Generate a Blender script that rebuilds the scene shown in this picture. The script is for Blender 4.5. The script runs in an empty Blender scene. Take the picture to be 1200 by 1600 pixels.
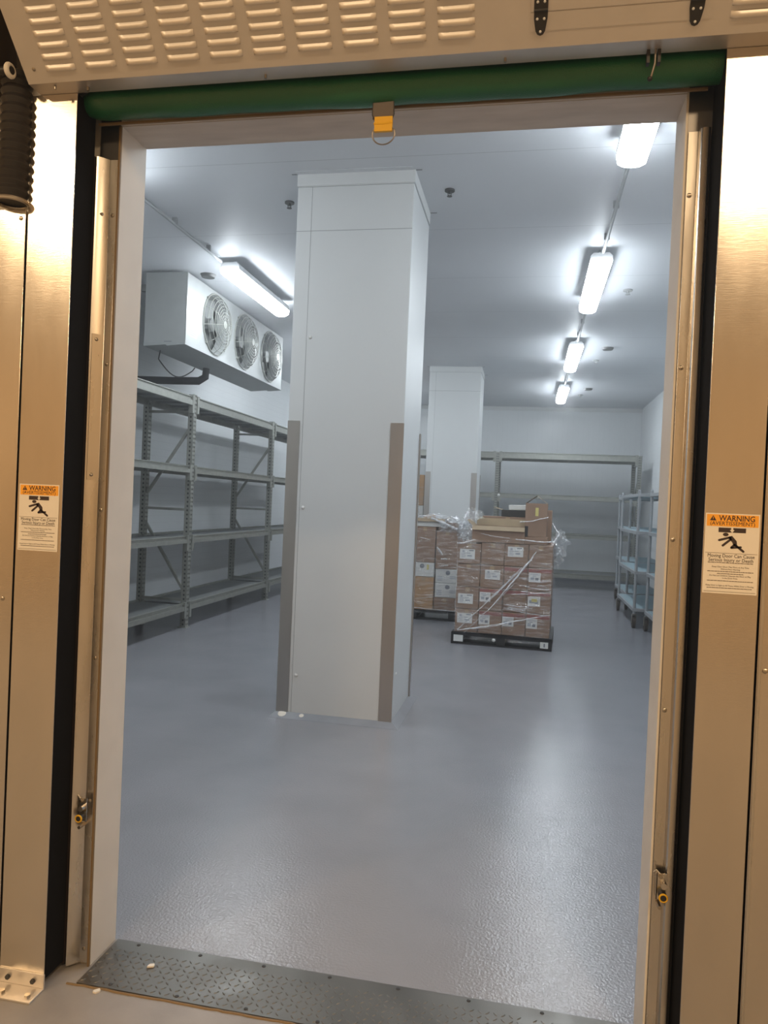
import bpy, math, random
from mathutils import Vector, Matrix
random.seed(7)
PI = math.pi
S = bpy.context.scene
COL = S.collection

# ------------------------------------------------------------------ camera
cd = bpy.data.cameras.new('camera')
co = bpy.data.objects.new('camera', cd)
COL.objects.link(co)
YAW, PITCH, ROLL = 0.1911, -0.0119, 0.0434
cy, sy, cp, sp = math.cos(YAW), math.sin(YAW), math.cos(PITCH), math.sin(PITCH)
F = Vector((-sy*cp, cy*cp, sp))
R0 = Vector((cy, sy, 0))
U0 = R0.cross(F)
cr, sr = math.cos(ROLL), math.sin(ROLL)
RR = R0*cr + U0*sr
UU = -R0*sr + U0*cr
m = Matrix((RR, UU, -F)).transposed().to_4x4()
m.translation = Vector((0, 0, 1.6))
co.matrix_world = m
cd.sensor_fit = 'VERTICAL'
cd.sensor_height = 36
cd.sensor_width = 27
cd.lens = 1166.74/1600*36
cd.clip_start = 0.05
cd.clip_end = 100
S.camera = co

# ------------------------------------------------------------------ view, world, lights
S.view_settings.view_transform = 'Standard'
S.view_settings.look = 'None'
S.view_settings.gamma = 1
S.view_settings.use_curve_mapping = False
S.view_settings.exposure = 0.0
ROOM_LAMP = 42.0
ROOM_COL = (0.86, 0.94, 1.0)
W = bpy.data.worlds.new('world')
S.world = W
W.use_nodes = True
W.node_tree.nodes['Background'].inputs[0].default_value = (1.0, 0.75, 0.5, 1)
W.node_tree.nodes['Background'].inputs[1].default_value = 0.05
# the cold damp air: a thin homogeneous haze
vs_ = W.node_tree.nodes.new('ShaderNodeVolumeScatter')
vs_.inputs['Color'].default_value = (0.93, 0.97, 1, 1)
vs_.inputs['Density'].default_value = 0.014
vs_.inputs['Anisotropy'].default_value = 0.6
W.node_tree.links.new(vs_.outputs[0], W.node_tree.nodes['World Output'].inputs['Volume'])

def area(name, loc, size, power, col, rot=(0, 0, 0), size_y=None):
    l = bpy.data.lights.new(name, 'AREA')
    l.shape = 'RECTANGLE' if size_y else 'DISK'
    l.size = size
    if size_y: l.size_y = size_y
    l.energy = power
    l.color = col
    o = bpy.data.objects.new(name, l)
    COL.objects.link(o)
    o.location = loc
    o.rotation_euler = rot
    return o
WARM = (1.0, 0.73, 0.44)
# the warm high-bay lamps of the hall behind the camera
for (x, y, pw) in ((-5.3, -3.1, 270), (-1.6, -2.9, 150), (1.9, -2.5, 180), (5.2, -2.6, 140)):
    area('hall_lamp_light', (x, y, 5.0), 0.55, pw, WARM)

# ------------------------------------------------------------------ helpers
class MB:
    def __init__(s):
        s.v = []; s.f = []; s.m = []
    def add(s, vs, fs, mi=0):
        o = len(s.v)
        s.v += [tuple(v) for v in vs]
        for f in fs:
            s.f.append([i+o for i in f]); s.m.append(mi)
    def box(s, x0, x1, y0, y1, z0, z1, mi=0):
        s.add([(x0, y0, z0), (x1, y0, z0), (x1, y1, z0), (x0, y1, z0), (x0, y0, z1), (x1, y0, z1), (x1, y1, z1), (x0, y1, z1)],
              [(0, 3, 2, 1), (4, 5, 6, 7), (0, 1, 5, 4), (1, 2, 6, 5), (2, 3, 7, 6), (3, 0, 4, 7)], mi)
        return s
    def quad(s, a, b, c, d, mi=0):
        s.add([a, b, c, d], [(0, 1, 2, 3)], mi); return s
    def bar(s, p0, p1, w, t, mi=0, up=(0, 0, 1)):
        p0, p1 = Vector(p0), Vector(p1)
        d = (p1-p0).normalized()
        a = d.cross(Vector(up))
        if a.length < 1e-4: a = d.cross(Vector((0, 1, 0)))
        a.normalize(); b = d.cross(a).normalized()
        vs = []
        for p in (p0, p1):
            for (i, j) in ((-1, -1), (1, -1), (1, 1), (-1, 1)):
                vs.append(p + a*(i*w/2) + b*(j*t/2))
        s.add(vs, [(0, 1, 2, 3), (7, 6, 5, 4), (0, 4, 5, 1), (1, 5, 6, 2), (2, 6, 7, 3), (3, 7, 4, 0)], mi)
        return s
    def tube(s, pts, r, n=10, mi=0, caps=True, closed=False):
        pts = [Vector(p) for p in pts]
        rs = r if isinstance(r, (list, tuple)) else [r]*len(pts)
        rings = []
        prev = None
        N = len(pts)
        for i, p in enumerate(pts):
            if closed: d = pts[(i+1) % N]-pts[i-1]
            else: d = pts[min(i+1, N-1)]-pts[max(i-1, 0)]
            d.normalize()
            if prev is None:
                a = d.cross(Vector((0, 0, 1)))
                if a.length < 1e-3: a = d.cross(Vector((0, 1, 0)))
            else: a = prev-d*prev.dot(d)
            a.normalize(); prev = a
            b = d.cross(a)
            rings.append([p+(a*math.cos(2*PI*k/n)+b*math.sin(2*PI*k/n))*rs[i] for k in range(n)])
        vs = [v for r_ in rings for v in r_]
        fs = []
        M = N if closed else N-1
        for i in range(M):
            j = (i+1) % N
            for k in range(n):
                k2 = (k+1) % n
                fs.append((i*n+k, i*n+k2, j*n+k2, j*n+k))
        if caps and not closed:
            fs.append(tuple(range(n))[::-1]); fs.append(tuple((N-1)*n+k for k in range(n)))
        s.add(vs, fs, mi)
        return s
    def cyl(s, p0, p1, r, n=16, mi=0, r2=None):
        return s.tube([p0, p1], [r, r if r2 is None else r2], n, mi)
    def prism(s, prof, axis, a0, a1, mi=0):
        # prof: 2D points; axis 'x' -> (y,z); 'y' -> (x,z); 'z' -> (x,y)
        def P(p, a):
            return {'x': (a, p[0], p[1]), 'y': (p[0], a, p[1]), 'z': (p[0], p[1], a)}[axis]
        n = len(prof)
        vs = [P(p, a0) for p in prof]+[P(p, a1) for p in prof]
        fs = [tuple(range(n))[::-1], tuple(range(n, 2*n))]+[(i, (i+1) % n, n+(i+1) % n, n+i) for i in range(n)]
        s.add(vs, fs, mi)
        return s
    def dome(s, c, nrm, r, h, n=10, mi=0):
        c = Vector(c); nrm = Vector(nrm).normalized()
        a = nrm.cross(Vector((0, 0, 1)))
        if a.length < 1e-3: a = nrm.cross(Vector((0, 1, 0)))
        a.normalize(); b = nrm.cross(a)
        vs = []; fs = []
        K = 3
        for i in range(K):
            t = i/K*PI/2
            for k in range(n):
                vs.append(c+(a*math.cos(2*PI*k/n)+b*math.sin(2*PI*k/n))*r*math.cos(t)+nrm*h*math.sin(t))
        vs.append(c+nrm*h)
        for i in range(K-1):
            for k in range(n):
                fs.append((i*n+k, i*n+(k+1) % n, (i+1)*n+(k+1) % n, (i+1)*n+k))
        for k in range(n): fs.append(((K-1)*n+k, (K-1)*n+(k+1) % n, K*n))
        s.add(vs, fs, mi)
        return s

def mesh_of(name, mb, mats, smooth=False, ang=0.6):
    me = bpy.data.meshes.new(name)
    me.from_pydata(mb.v, [], mb.f)
    for mm in (mats if isinstance(mats, (list, tuple)) else [mats]): me.materials.append(mm)
    me.polygons.foreach_set('material_index', mb.m)
    me.validate()
    me.update()
    import bmesh
    b = bmesh.new(); b.from_mesh(me); bmesh.ops.recalc_face_normals(b, faces=b.faces); b.to_mesh(me); b.free()
    if smooth:
        me.shade_smooth()
        me.set_sharp_from_angle(angle=ang)
    return me

def obj(name, mb, mats, parent=None, smooth=False, bevel=0, loc=None, rz=0, label=None):
    me = mesh_of(name, mb, mats, smooth or bevel > 0)
    o = bpy.data.objects.new(name, me)
    COL.objects.link(o)
    if parent: o.parent = parent
    if loc: o.location = loc
    if rz: o.rotation_euler = (0, 0, rz)
    if bevel:
        b = o.modifiers.new('bevel', 'BEVEL')
        b.width = bevel; b.segments = 2; b.limit_method = 'ANGLE'
    if label: o['label'] = label
    return o

def tag(o, label, cat, group=None, kind=None):
    o['label'] = label; o['category'] = cat
    if group: o['group'] = group
    if kind: o['kind'] = kind
    return o

def thing(name, label, cat, loc=(0, 0, 0), rz=0, group=None):
    o = bpy.data.objects.new(name, None)
    COL.objects.link(o)
    o.location = loc; o.rotation_euler = (0, 0, rz)
    o.empty_display_size = 0.1
    return tag(o, label, cat, group)

def struct(name, mb, mats, **k):
    o = obj(name, mb, mats, **k)
    o['kind'] = 'structure'
    return o

def dup_tree(root, loc=None, rz=None, label=None, group=None):
    def cp_(o, par):
        c = o.copy(); COL.objects.link(c); c.parent = par
        for ch in o.children: cp_(ch, c)
        return c
    r = cp_(root, None)
    if loc is not None: r.location = loc
    if rz is not None: r.rotation_euler = (0, 0, rz)
    if label: r['label'] = label
    if group: r['group'] = group
    return r

def part_copy(o, loc, parent=None):
    c = o.copy(); COL.objects.link(c); c.parent = parent or o.parent; c.location = loc
    return c

# ------------------------------------------------------------------ materials
def mat(name, col, rough=0.5, metal=0.0, var=0.0, vscale=5.0, stretch=(1, 1, 1), bump=0.0, bscale=40.0, bstretch=None, rvar=0.0, spec=0.5, aniso=0.0, detail=4, coat=0.0):
    M = bpy.data.materials.new(name)
    M.use_nodes = True
    nt = M.node_tree; N = nt.nodes; L = nt.links
    B = N['Principled BSDF']
    B.inputs['Base Color'].default_value = (*col, 1)
    B.inputs['Roughness'].default_value = rough
    B.inputs['Metallic'].default_value = metal
    B.inputs['Specular IOR Level'].default_value = spec
    B.inputs['Anisotropic'].default_value = aniso
    B.inputs['Coat Weight'].default_value = coat
    tc = N.new('ShaderNodeTexCoord')
    def noise(scale, st, det=4):
        mp = N.new('ShaderNodeMapping'); mp.inputs['Scale'].default_value = st
        L.new(tc.outputs['Object'], mp.inputs['Vector'])
        n = N.new('ShaderNodeTexNoise'); n.inputs['Scale'].default_value = scale; n.inputs['Detail'].default_value = det
        L.new(mp.outputs[0], n.inputs['Vector'])
        return n.outputs[0]
    if var or rvar:
        n = noise(vscale, stretch, detail)
        if var:
            mr = N.new('ShaderNodeMapRange')
            mr.inputs[1].default_value = 0.3; mr.inputs[2].default_value = 0.7
            mr.inputs[3].default_value = 1-var; mr.inputs[4].default_value = 1+var
            L.new(n, mr.inputs[0])
            vm = N.new('ShaderNodeVectorMath'); vm.operation = 'SCALE'
            vm.inputs[0].default_value = col
            L.new(mr.outputs[0], vm.inputs['Scale'])
            L.new(vm.outputs[0], B.inputs['Base Color'])
        if rvar:
            mr = N.new('ShaderNodeMapRange')
            mr.inputs[1].default_value = 0.3; mr.inputs[2].default_value = 0.7
            mr.inputs[3].default_value = max(0.02, rough-rvar); mr.inputs[4].default_value = rough+rvar
            L.new(n, mr.inputs[0]); L.new(mr.outputs[0], B.inputs['Roughness'])
    if bump:
        n = noise(bscale, bstretch or (1, 1, 1), 3)
        b = N.new('ShaderNodeBump'); b.inputs['Strength'].default_value = bump; b.inputs['Distance'].default_value = 0.002
        L.new(n, b.inputs['Height']); L.new(b.outputs[0], B.inputs['Normal'])
    M['bsdf'] = B.name
    return M

def add_seams(M, axis, period, offset, width, dark=0.55, bumpd=None):
    """multiply the base colour by thin joint lines at a regular pitch along one object axis"""
    nt = M.node_tree; N = nt.nodes; L = nt.links
    B = N['Principled BSDF']
    tc = N.new('ShaderNodeTexCoord'); sx = N.new('ShaderNodeSeparateXYZ')
    L.new(tc.outputs['Object'], sx.inputs[0])
    a = N.new('ShaderNodeMath'); a.operation = 'ADD'; a.inputs[1].default_value = -offset+1000*period
    L.new(sx.outputs[axis], a.inputs[0])
    mo = N.new('ShaderNodeMath'); mo.operation = 'MODULO'; mo.inputs[1].default_value = period
    L.new(a.outputs[0], mo.inputs[0])
    lt = N.new('ShaderNodeMath'); lt.operation = 'LESS_THAN'; lt.inputs[1].default_value = width
    L.new(mo.outputs[0], lt.inputs[0])
    mx = N.new('ShaderNodeMix'); mx.data_type = 'RGBA'; mx.blend_type = 'MULTIPLY'
    mx.inputs[7].default_value = (dark, dark, dark, 1)
    L.new(lt.outputs[0], mx.inputs[0])
    bc = B.inputs['Base Color']
    if bc.links: L.new(bc.links[0].from_socket, mx.inputs[6])
    else: mx.inputs[6].default_value = bc.default_value
    L.new(mx.outputs[2], bc)
    return M

def emis(name, col, s):
    M = bpy.data.materials.new(name); M.use_nodes = True
    nt = M.node_tree; nt.nodes.remove(nt.nodes['Principled BSDF'])
    e = nt.nodes.new('ShaderNodeEmission'); e.inputs[0].default_value = (*col, 1); e.inputs[1].default_value = s
    nt.links.new(e.outputs[0], nt.nodes['Material Output'].inputs[0])
    return M

def film_mat(name, fmin, fmax, scale, stretch, rough=0.12):
    M = bpy.data.materials.new(name); M.use_nodes = True
    nt = M.node_tree; N = nt.nodes; L = nt.links
    N.remove(N['Principled BSDF'])
    out = N['Material Output']
    tr = N.new('ShaderNodeBsdfTransparent'); gl = N.new('ShaderNodeBsdfGlossy'); df = N.new('ShaderNodeBsdfDiffuse')
    df.inputs[0].default_value = (0.8, 0.82, 0.84, 1)
    gl.inputs[0].default_value = (0.95, 0.97, 1, 1); gl.inputs['Roughness'].default_value = rough
    tc = N.new('ShaderNodeTexCoord'); mp = N.new('ShaderNodeMapping'); mp.inputs['Scale'].default_value = stretch
    L.new(tc.outputs['Object'], mp.inputs[0])
    n = N.new('ShaderNodeTexNoise'); n.inputs['Scale'].default_value = scale; n.inputs['Detail'].default_value = 5
    n.inputs['Distortion'].default_value = 0.6
    L.new(mp.outputs[0], n.inputs['Vector'])
    b = N.new('ShaderNodeBump'); b.inputs['Strength'].default_value = 1.0; b.inputs['Distance'].default_value = 0.02
    L.new(n.outputs[0], b.inputs['Height']); L.new(b.outputs[0], gl.inputs['Normal'])
    mr = N.new('ShaderNodeMapRange'); mr.inputs[1].default_value = 0.45; mr.inputs[2].default_value = 0.72
    mr.inputs[3].default_value = fmin; mr.inputs[4].default_value = fmax
    L.new(n.outputs[0], mr.inputs[0])
    m1 = N.new('ShaderNodeMixShader'); m1.inputs[0].default_value = 0.25
    L.new(gl.outputs[0], m1.inputs[1]); L.new(df.outputs[0], m1.inputs[2])
    m2 = N.new('ShaderNodeMixShader')
    L.new(mr.outputs[0], m2.inputs[0]); L.new(tr.outputs[0], m2.inputs[1]); L.new(m1.outputs[0], m2.inputs[2])
    L.new(m2.outputs[0], out.inputs[0])
    return M

m_wall = mat('white_wall_panel', (0.72, 0.745, 0.76), 0.38, var=0.03, vscale=1.5, bump=0.15, bscale=60, spec=0.4)
add_seams(m_wall, 2, 0.10, 0.0, 0.004, 0.88)
m_wallv = mat('white_wall_panel_ribbed', (0.72, 0.745, 0.76), 0.28, var=0.03, vscale=1.5, bump=0.35, bscale=16, bstretch=(6, 1, 0.15), spec=0.4)
add_seams(m_wallv, 0, 0.115, 0.0, 0.004, 0.92)
m_ceil = mat('white_ceiling_panel', (0.63, 0.65, 0.68), 0.52, var=0.03, vscale=1.2, bump=0.12, bscale=50, spec=0.5)
add_seams(m_ceil, 1, 1.372, 5.05, 0.007, 0.72)
m_pill = mat('white_cladding', (0.63, 0.645, 0.645), 0.42, var=0.02, vscale=2, bump=0.08, bscale=80)
m_pill_seam = mat('cladding_joint', (0.22, 0.23, 0.24), 0.7)
m_floor = mat('grey_epoxy', (0.262, 0.262, 0.286), 0.18, var=0.06, vscale=2.2, bump=0.85, bscale=95, spec=0.6)
m_hall_floor = mat('hall_concrete', (0.30, 0.275, 0.255), 0.5, var=0.12, vscale=6, bump=0.3, bscale=60)
m_hall_wall = mat('hall_wall', (0.68, 0.56, 0.41), 0.8, var=0.05, vscale=1)
m_hall_ceil = mat('hall_ceiling', (0.30, 0.23, 0.16), 0.8)
m_outer = mat('outer_wall_panel', (0.55, 0.52, 0.47), 0.5)
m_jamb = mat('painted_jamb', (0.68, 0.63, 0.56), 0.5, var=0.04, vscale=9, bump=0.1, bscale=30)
m_head = mat('stained_header', (0.56, 0.52, 0.48), 0.6, var=0.10, vscale=7, stretch=(0.6, 3, 3))
m_seal = mat('brown_edge_seal', (0.20, 0.13, 0.06), 0.6)
m_steel = mat('brushed_stainless', (0.68, 0.62, 0.54), 0.20, 1.0, var=0.06, vscale=6, stretch=(1, 1, 0.25), rvar=0.03, bump=0.06, bscale=900, bstretch=(0.02, 1, 1), aniso=0.0)
m_steel2 = mat('guide_stainless', (0.62, 0.58, 0.52), 0.28, 1.0, var=0.08, vscale=9, stretch=(2, 1, 0.3), rvar=0.05)
m_shadest = mat('shade_darkened_steel', (0.16, 0.15, 0.14), 0.35, 0.9)  # tone darkened to imitate shade and the hood's dark reflection
m_hood = mat('hood_sheet_metal', (0.66, 0.61, 0.55), 0.42, 0.7, var=0.03, vscale=12)
m_guard = mat('corner_guard_stainless', (0.44, 0.42, 0.40), 0.38, 1.0, var=0.05, vscale=5, stretch=(1, 1, 0.3))
m_black = mat('slot_shade_black', (0.006, 0.005, 0.005), 0.9, spec=0.1)
m_brownrub = mat('dark_brown_seal', (0.035, 0.022, 0.015), 0.6, spec=0.2)
m_rubber = mat('black_rubber', (0.018, 0.015, 0.014), 0.45)
m_green = mat('green_vinyl', (0.014, 0.115, 0.045), 0.30, var=0.15, vscale=5, stretch=(0.4, 1, 1), bump=0.7, bscale=260, spec=0.5)
m_yellow = mat('yellow_webbing', (0.75, 0.42, 0.01), 0.6, bump=0.3, bscale=300)
m_greyweb = mat('grey_webbing', (0.12, 0.10, 0.085), 0.7, bump=0.3, bscale=300)
m_screw = mat('screw_metal', (0.45, 0.40, 0.33), 0.3, 1.0)
m_zinc = mat('zinc_wire', (0.30, 0.27, 0.24), 0.4, 1.0)
m_galv = mat('galvanized_rack', (0.31, 0.315, 0.285), 0.42, 0.5, var=0.10, vscale=14, bump=0.1, bscale=60)
m_deck = mat('galvanized_deck', (0.24, 0.25, 0.25), 0.5, 0.5, var=0.10, vscale=10)
m_dark = mat('dark_metal_and_shade', (0.05, 0.05, 0.05), 0.5, 0.4)  # dark metal parts, also painted shade in post holes and louver slots
m_evap = mat('evaporator_sheet', (0.42, 0.435, 0.43), 0.45, 0.35, var=0.05, vscale=6)
m_evapb = mat('evaporator_pan', (0.40, 0.42, 0.42), 0.45, 0.4, var=0.05, vscale=6)
m_fan = mat('fan_grey', (0.16, 0.165, 0.16), 0.5, 0.3)
m_foam = mat('black_foam_insulation', (0.03, 0.03, 0.032), 0.8)
m_fix = mat('fixture_housing', (0.70, 0.72, 0.73), 0.5)
m_lens = emis('lit_lens', ROOM_COL, ROOM_LAMP)
m_spr = mat('sprinkler_metal', (0.12, 0.12, 0.12), 0.5, 0.6)
m_sprw = mat('pale_sprinkler', (0.38, 0.39, 0.39), 0.5)
m_card = mat('brown_cardboard', (0.285, 0.18, 0.122), 0.75, var=0.08, vscale=8, bump=0.25, bscale=30, bstretch=(1, 1, 5))
m_card2 = mat('orange_cardboard', (0.42, 0.25, 0.12), 0.75, var=0.08, vscale=8)
m_cardi = mat('cardboard_inside', (0.38, 0.29, 0.19), 0.8, var=0.08, vscale=8)
m_red = mat('red_printed_band', (0.30, 0.10, 0.085), 0.7, var=0.15, vscale=14)
m_white = mat('white_carton_board', (0.62, 0.62, 0.60), 0.6, var=0.05, vscale=8)
m_paper = mat('label_paper', (0.70, 0.70, 0.68), 0.6)
m_ink = mat('label_ink', (0.20, 0.21, 0.24), 0.7)
m_inkl = mat('label_ink_light', (0.38, 0.40, 0.45), 0.7)
m_ysk = mat('yellow_sticker', (0.66, 0.58, 0.20), 0.6)
m_tape = mat('packing_tape', (0.42, 0.30, 0.19), 0.25)
m_blackp = mat('black_pallet_plastic', (0.018, 0.018, 0.02), 0.5)
m_blk = mat('black_tray', (0.02, 0.018, 0.017), 0.5)
m_film = film_mat('stretch_film', 0.03, 0.40, 9, (0.7, 0.7, 4.0))
m_filmr = film_mat('film_rope_glint', 0.6, 0.98, 30, (1, 1, 1), 0.22)
for n_ in m_filmr.node_tree.nodes:  # rope film whitened so the strands also read as glints
    if n_.type == 'MIX_SHADER' and not n_.inputs[0].links: n_.inputs[0].default_value = 0.6
    if n_.type == 'BSDF_DIFFUSE': n_.inputs[0].default_value = (0.95, 0.95, 0.97, 1)
m_filmc = film_mat('crumpled_film', 0.10, 0.65, 14, (1, 1, 1), 0.12)
m_cartp = mat('pale_blue_shelf', (0.33, 0.44, 0.49), 0.5, var=0.05, vscale=8)
m_cartf = mat('cart_frame_grey', (0.40, 0.42, 0.44), 0.4, 0.4)
m_caster = mat('caster_dark', (0.05, 0.035, 0.025), 0.6)
m_castery = mat('caster_fork', (0.22, 0.20, 0.17), 0.4, 0.7)
m_dia = mat('diamond_plate', (0.16, 0.15, 0.135), 0.40, 0.75, var=0.10, vscale=7, rvar=0.10)
m_orange = mat('sign_orange', (0.92, 0.40, 0.03), 0.5)
m_sign = mat('sign_cream', (0.80, 0.74, 0.64), 0.5)
m_signk = mat('sign_black', (0.035, 0.018, 0.014), 0.6)
m_signt = mat('sign_text', (0.09, 0.065, 0.05), 0.6)
m_caulk = mat('white_debris', (0.75, 0.70, 0.62), 0.8)
m_cove = mat('grey_cove_base', (0.25, 0.26, 0.285), 0.3, var=0.08, vscale=8, bump=0.2, bscale=50)
m_cond = mat('grey_conduit', (0.34, 0.35, 0.36), 0.5, 0.3)

# ------------------------------------------------------------------ structure: the cold room
H = 3.978
XL, XR, YN, YF = -4.95, 2.423, 2.43, 17.69
YW = 2.281                       # outer face of the door wall
DX0, DX1, DZ = -1.381, 0.393, 2.812
struct('floor', MB().box(XL-.1, XR+.1, 2.435, YF+.1, -.1, 0), m_floor)
struct('ceiling', MB().box(XL-.1, XR+.1, YN, YF+.1, H, H+.1), m_ceil)
struct('wall_left', MB().box(XL-.1, XL, YN, YF, 0, H), m_wall)
struct('wall_right', MB().box(XR, XR+.1, YN, YF, 0, H), m_wall)
struct('wall_far', MB().box(XL-.1, XR+.1, YF, YF+.1, 0, H), m_wallv)
e = .012
b = MB()
b.box(-8, DX0-e, YW, YN, 0, 5.2); b.box(DX1+e, 6, YW, YN, 0, 5.2); b.box(DX0-e, DX1+e, YW, YN, DZ+e, 5.2)
struct('wall_front', b, [m_outer])
# jamb liners and the stained header
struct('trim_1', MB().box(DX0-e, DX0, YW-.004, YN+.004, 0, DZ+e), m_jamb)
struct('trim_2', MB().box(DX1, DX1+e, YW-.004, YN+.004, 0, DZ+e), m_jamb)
b = MB().box(DX0, DX1, YW-.004, YN+.004, DZ, DZ+e)
b.box(DX0, DX1, YW-.012, YW-.004, DZ+.002, DZ+.03)
struct('trim_3', b, m_head)
struct('trim_4', MB().box(DX0-.007, DX0-.0005, YW-.012, YW-.004, 0, DZ), m_seal)
struct('trim_5', MB().box(XL, XR, YF-.03, YF, H-.09, H), m_pill)
# cove bases along the walls
for i, (x0, x1, y0, y1) in enumerate(((XL, XL+.02, YN, YF), (XR-.02, XR, YN, YF), (XL+.02, XR-.02, YF-.02, YF))):
    struct('baseboard_'+('left', 'right', 'far')[i], MB().box(x0, x1, y0, y1, 0, .11), m_cove)
# the hall outside (behind the camera it lights and reflects in the steel)
struct('floor_hall', MB().box(-8, 6, -7, 2.435, -.1, 0), m_hall_floor)
struct('wall_hall_back', MB().box(-8, 6, -7.1, -7, 0, 5.2), m_hall_wall)
struct('wall_hall_left', MB().box(-8.1, -8, -7, YW, 0, 5.2), m_hall_wall)
struct('wall_hall_right', MB().box(6, 6.1, -7, YW, 0, 5.2), m_hall_wall)
struct('ceiling_hall', MB().box(-8, 6, -7, YN, 5.2, 5.3), m_hall_ceil)

# ------------------------------------------------------------------ pillars
def pillar(x0, x1, y0, y1, label, seams=True):
    t = thing('pillar', label, 'pillar', ((x0+x1)/2, y0, 0))
    cx = (x0+x1)/2
    X0, X1, D = x0-cx, x1-cx, y1-y0
    obj('cladding', MB().box(X0, X1, 0, D, 0, H-.001), m_pill, t, bevel=.004)
    s = MB()
    zc = 3.88
    s.box(X0-.001, X1+.001, -.0008, .002, zc, zc+.003)                 # trim line
    s.box(X0+.11, X0+.1125, -.0008, .002, 0.03, zc)
    s.box(X0, X1-.002, -.0008, .002, 3.56, 3.5635)
    s.prism([(.002, zc+.004), (.002, zc-.004), (D, zc-.012), (D, zc+.004)], 'x', X1-.002, X1+.0008)
    obj('joint_line', s, m_pill_seam, t)
    c = MB()
    c.box(X0-.006, X1+.006, -.006, D+.006, zc+.008, H-.001)
    obj('collar', c, m_pill, t, bevel=.002)
    f = MB()
    f.box(X0-.012, X1-.01, -.055, 0, H-.004, H-.0005); f.box(X1, X1+.05, 0, .01, H-.004, H-.0005, 1); f.box(X0-.05, X0, -.01, 0, H-.004, H-.0005, 1)
    f.box(X1, X1+.06, D-.004, D+.004, H-.004, H-.0005, 1)
    obj('ceiling_flange', f, [m_ceil, m_pill_seam], t)
    for (a, w) in ((X0-.003, .092), (X1-.096, .098)):
        g = MB().box(a, a+w, -.004, -.0009, .012, 2.176)
        obj('corner_guard', g, m_guard, t)
    g = MB().box(X1+.001, X1+.012, D-.03, D+.004, .012, 2.176)
    obj('corner_guard', g, m_guard, t)
    # floor cove skirt
    k = MB(); o_ = .06
    ring = [(X0, 0), (X1, 0), (X1, D), (X0, D)]
    outr = [(X0-o_*.7, -o_), (X1+o_, -o_), (X1+o_, D+o_), (X0-o_*.7, D+o_)]
    for i in range(4):
        j = (i+1) % 4
        k.quad((*outr[i], .001), (*outr[j], .001), (*ring[j], .035), (*ring[i], .035))
        k.quad((*outr[i], .001), (*outr[j], .001), (*outr[j], 0), (*outr[i], 0))
    obj('base_cove', k, m_cove, t)
    if seams:
        for z in (2.787, 1.542, .31):
            obj('rivet', MB().dome((X0+.14, -.001, z), (0, -1, 0), .014, .009), m_paper, t, smooth=True)
        obj('rivet', MB().dome((X1+.001, .1, .36), (1, 0, 0), .012, .009), m_paper, t, smooth=True)
        obj('spilled_caulk', MB().dome((X0+.05, -.015, .024), (0, -.5, 1), .035, .006).dome((X0+.2, -.02, .022), (0, -.5, 1), .02, .004), m_caulk, t, smooth=True)
    return t
pillar(-1.762, -.8995, 5.259, 6.051, 'large white clad pillar standing on the grey floor just inside the doorway')
pillar(-1.767, -.888, 12.726, 13.52, 'distant white clad pillar behind the wrapped pallets', False)

# ------------------------------------------------------------------ ceiling lights
def light_fixture(x, y0, L, label, group='ceiling strip lights'):
    t = thing('ceiling_light', label, 'ceiling light', (x, y0, H-.001), 0, group)
    w = .098
    hb = MB().prism([(-w*.7, -.05), (w*.7, -.05), (w*1.0, -.08), (w*1.03, -.122), (-w*1.03, -.122), (-w*1.0, -.08)], 'y', .012, L-.012)
    obj('housing', hb, m_fix, t, bevel=.004)
    n = 6
    prof = [(-w*.98, -.1225)]+[(-w*math.cos(PI*k/n)**1 if 0 < k < n else 0, -.1225-.070*math.sin(PI*k/n)**.6) for k in range(1, n)]+[(w*.98, -.1225)]
    obj('lens', MB().prism(prof, 'y', 0, L), m_lens, t)
    for yy in (.15, L-.15):
        obj('bracket', MB().box(-.02, .02, yy-.015, yy+.015, -.062, 0), m_fix, t)
    return t
for x, nm in ((.54, 'right'), (-3.02, 'left')):
    for k, y in enumerate((3.34, 6.93, 10.53, 14.12)):
        if nm == 'left': y += .06
        lb = {('right', 0): 'glaring ceiling strip light partly behind the door header, nearest in the right row',
              ('right', 1): 'second lit strip light from the door in the right ceiling row',
              ('right', 2): 'third lit strip light from the door in the right ceiling row',
              ('right', 3): 'farthest and smallest lit strip light in the right ceiling row',
              ('left', 1): 'lit strip light hanging in front of the fan unit',
              ('left', 0): 'strip light of the left row hidden behind the left door jamb',
              ('left', 2): 'strip light of the left row hidden behind the large pillar',
              ('left', 3): 'farthest strip light of the left row hidden behind the large pillar'}[(nm, k)]
        light_fixture(x, y, 1.6, lb)
def conduit(x, ys, label):
    t = thing('conduit', label, 'conduit', (x, ys[0][0], H-.055), 0)
    for (a, b_) in ys:
        obj('pipe', MB().cyl((0, a-ys[0][0], 0), (0, b_-ys[0][0], 0), .014, 8), m_cond, t, smooth=True)
        for q in (a+.3, (a+b_)/2, b_-.3):
            obj('clip', MB().box(-.022, .022, q-ys[0][0]-.01, q-ys[0][0]+.01, .0, .055), m_cond, t)
conduit(.55, [(4.95, 6.92), (8.54, 10.52), (12.14, 14.11)], 'thin grey conduit linking the right row of ceiling lights')
conduit(-3.10, [(4.99, 6.97)], 'thin grey conduit running along the ceiling to the light by the fan unit')

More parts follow.
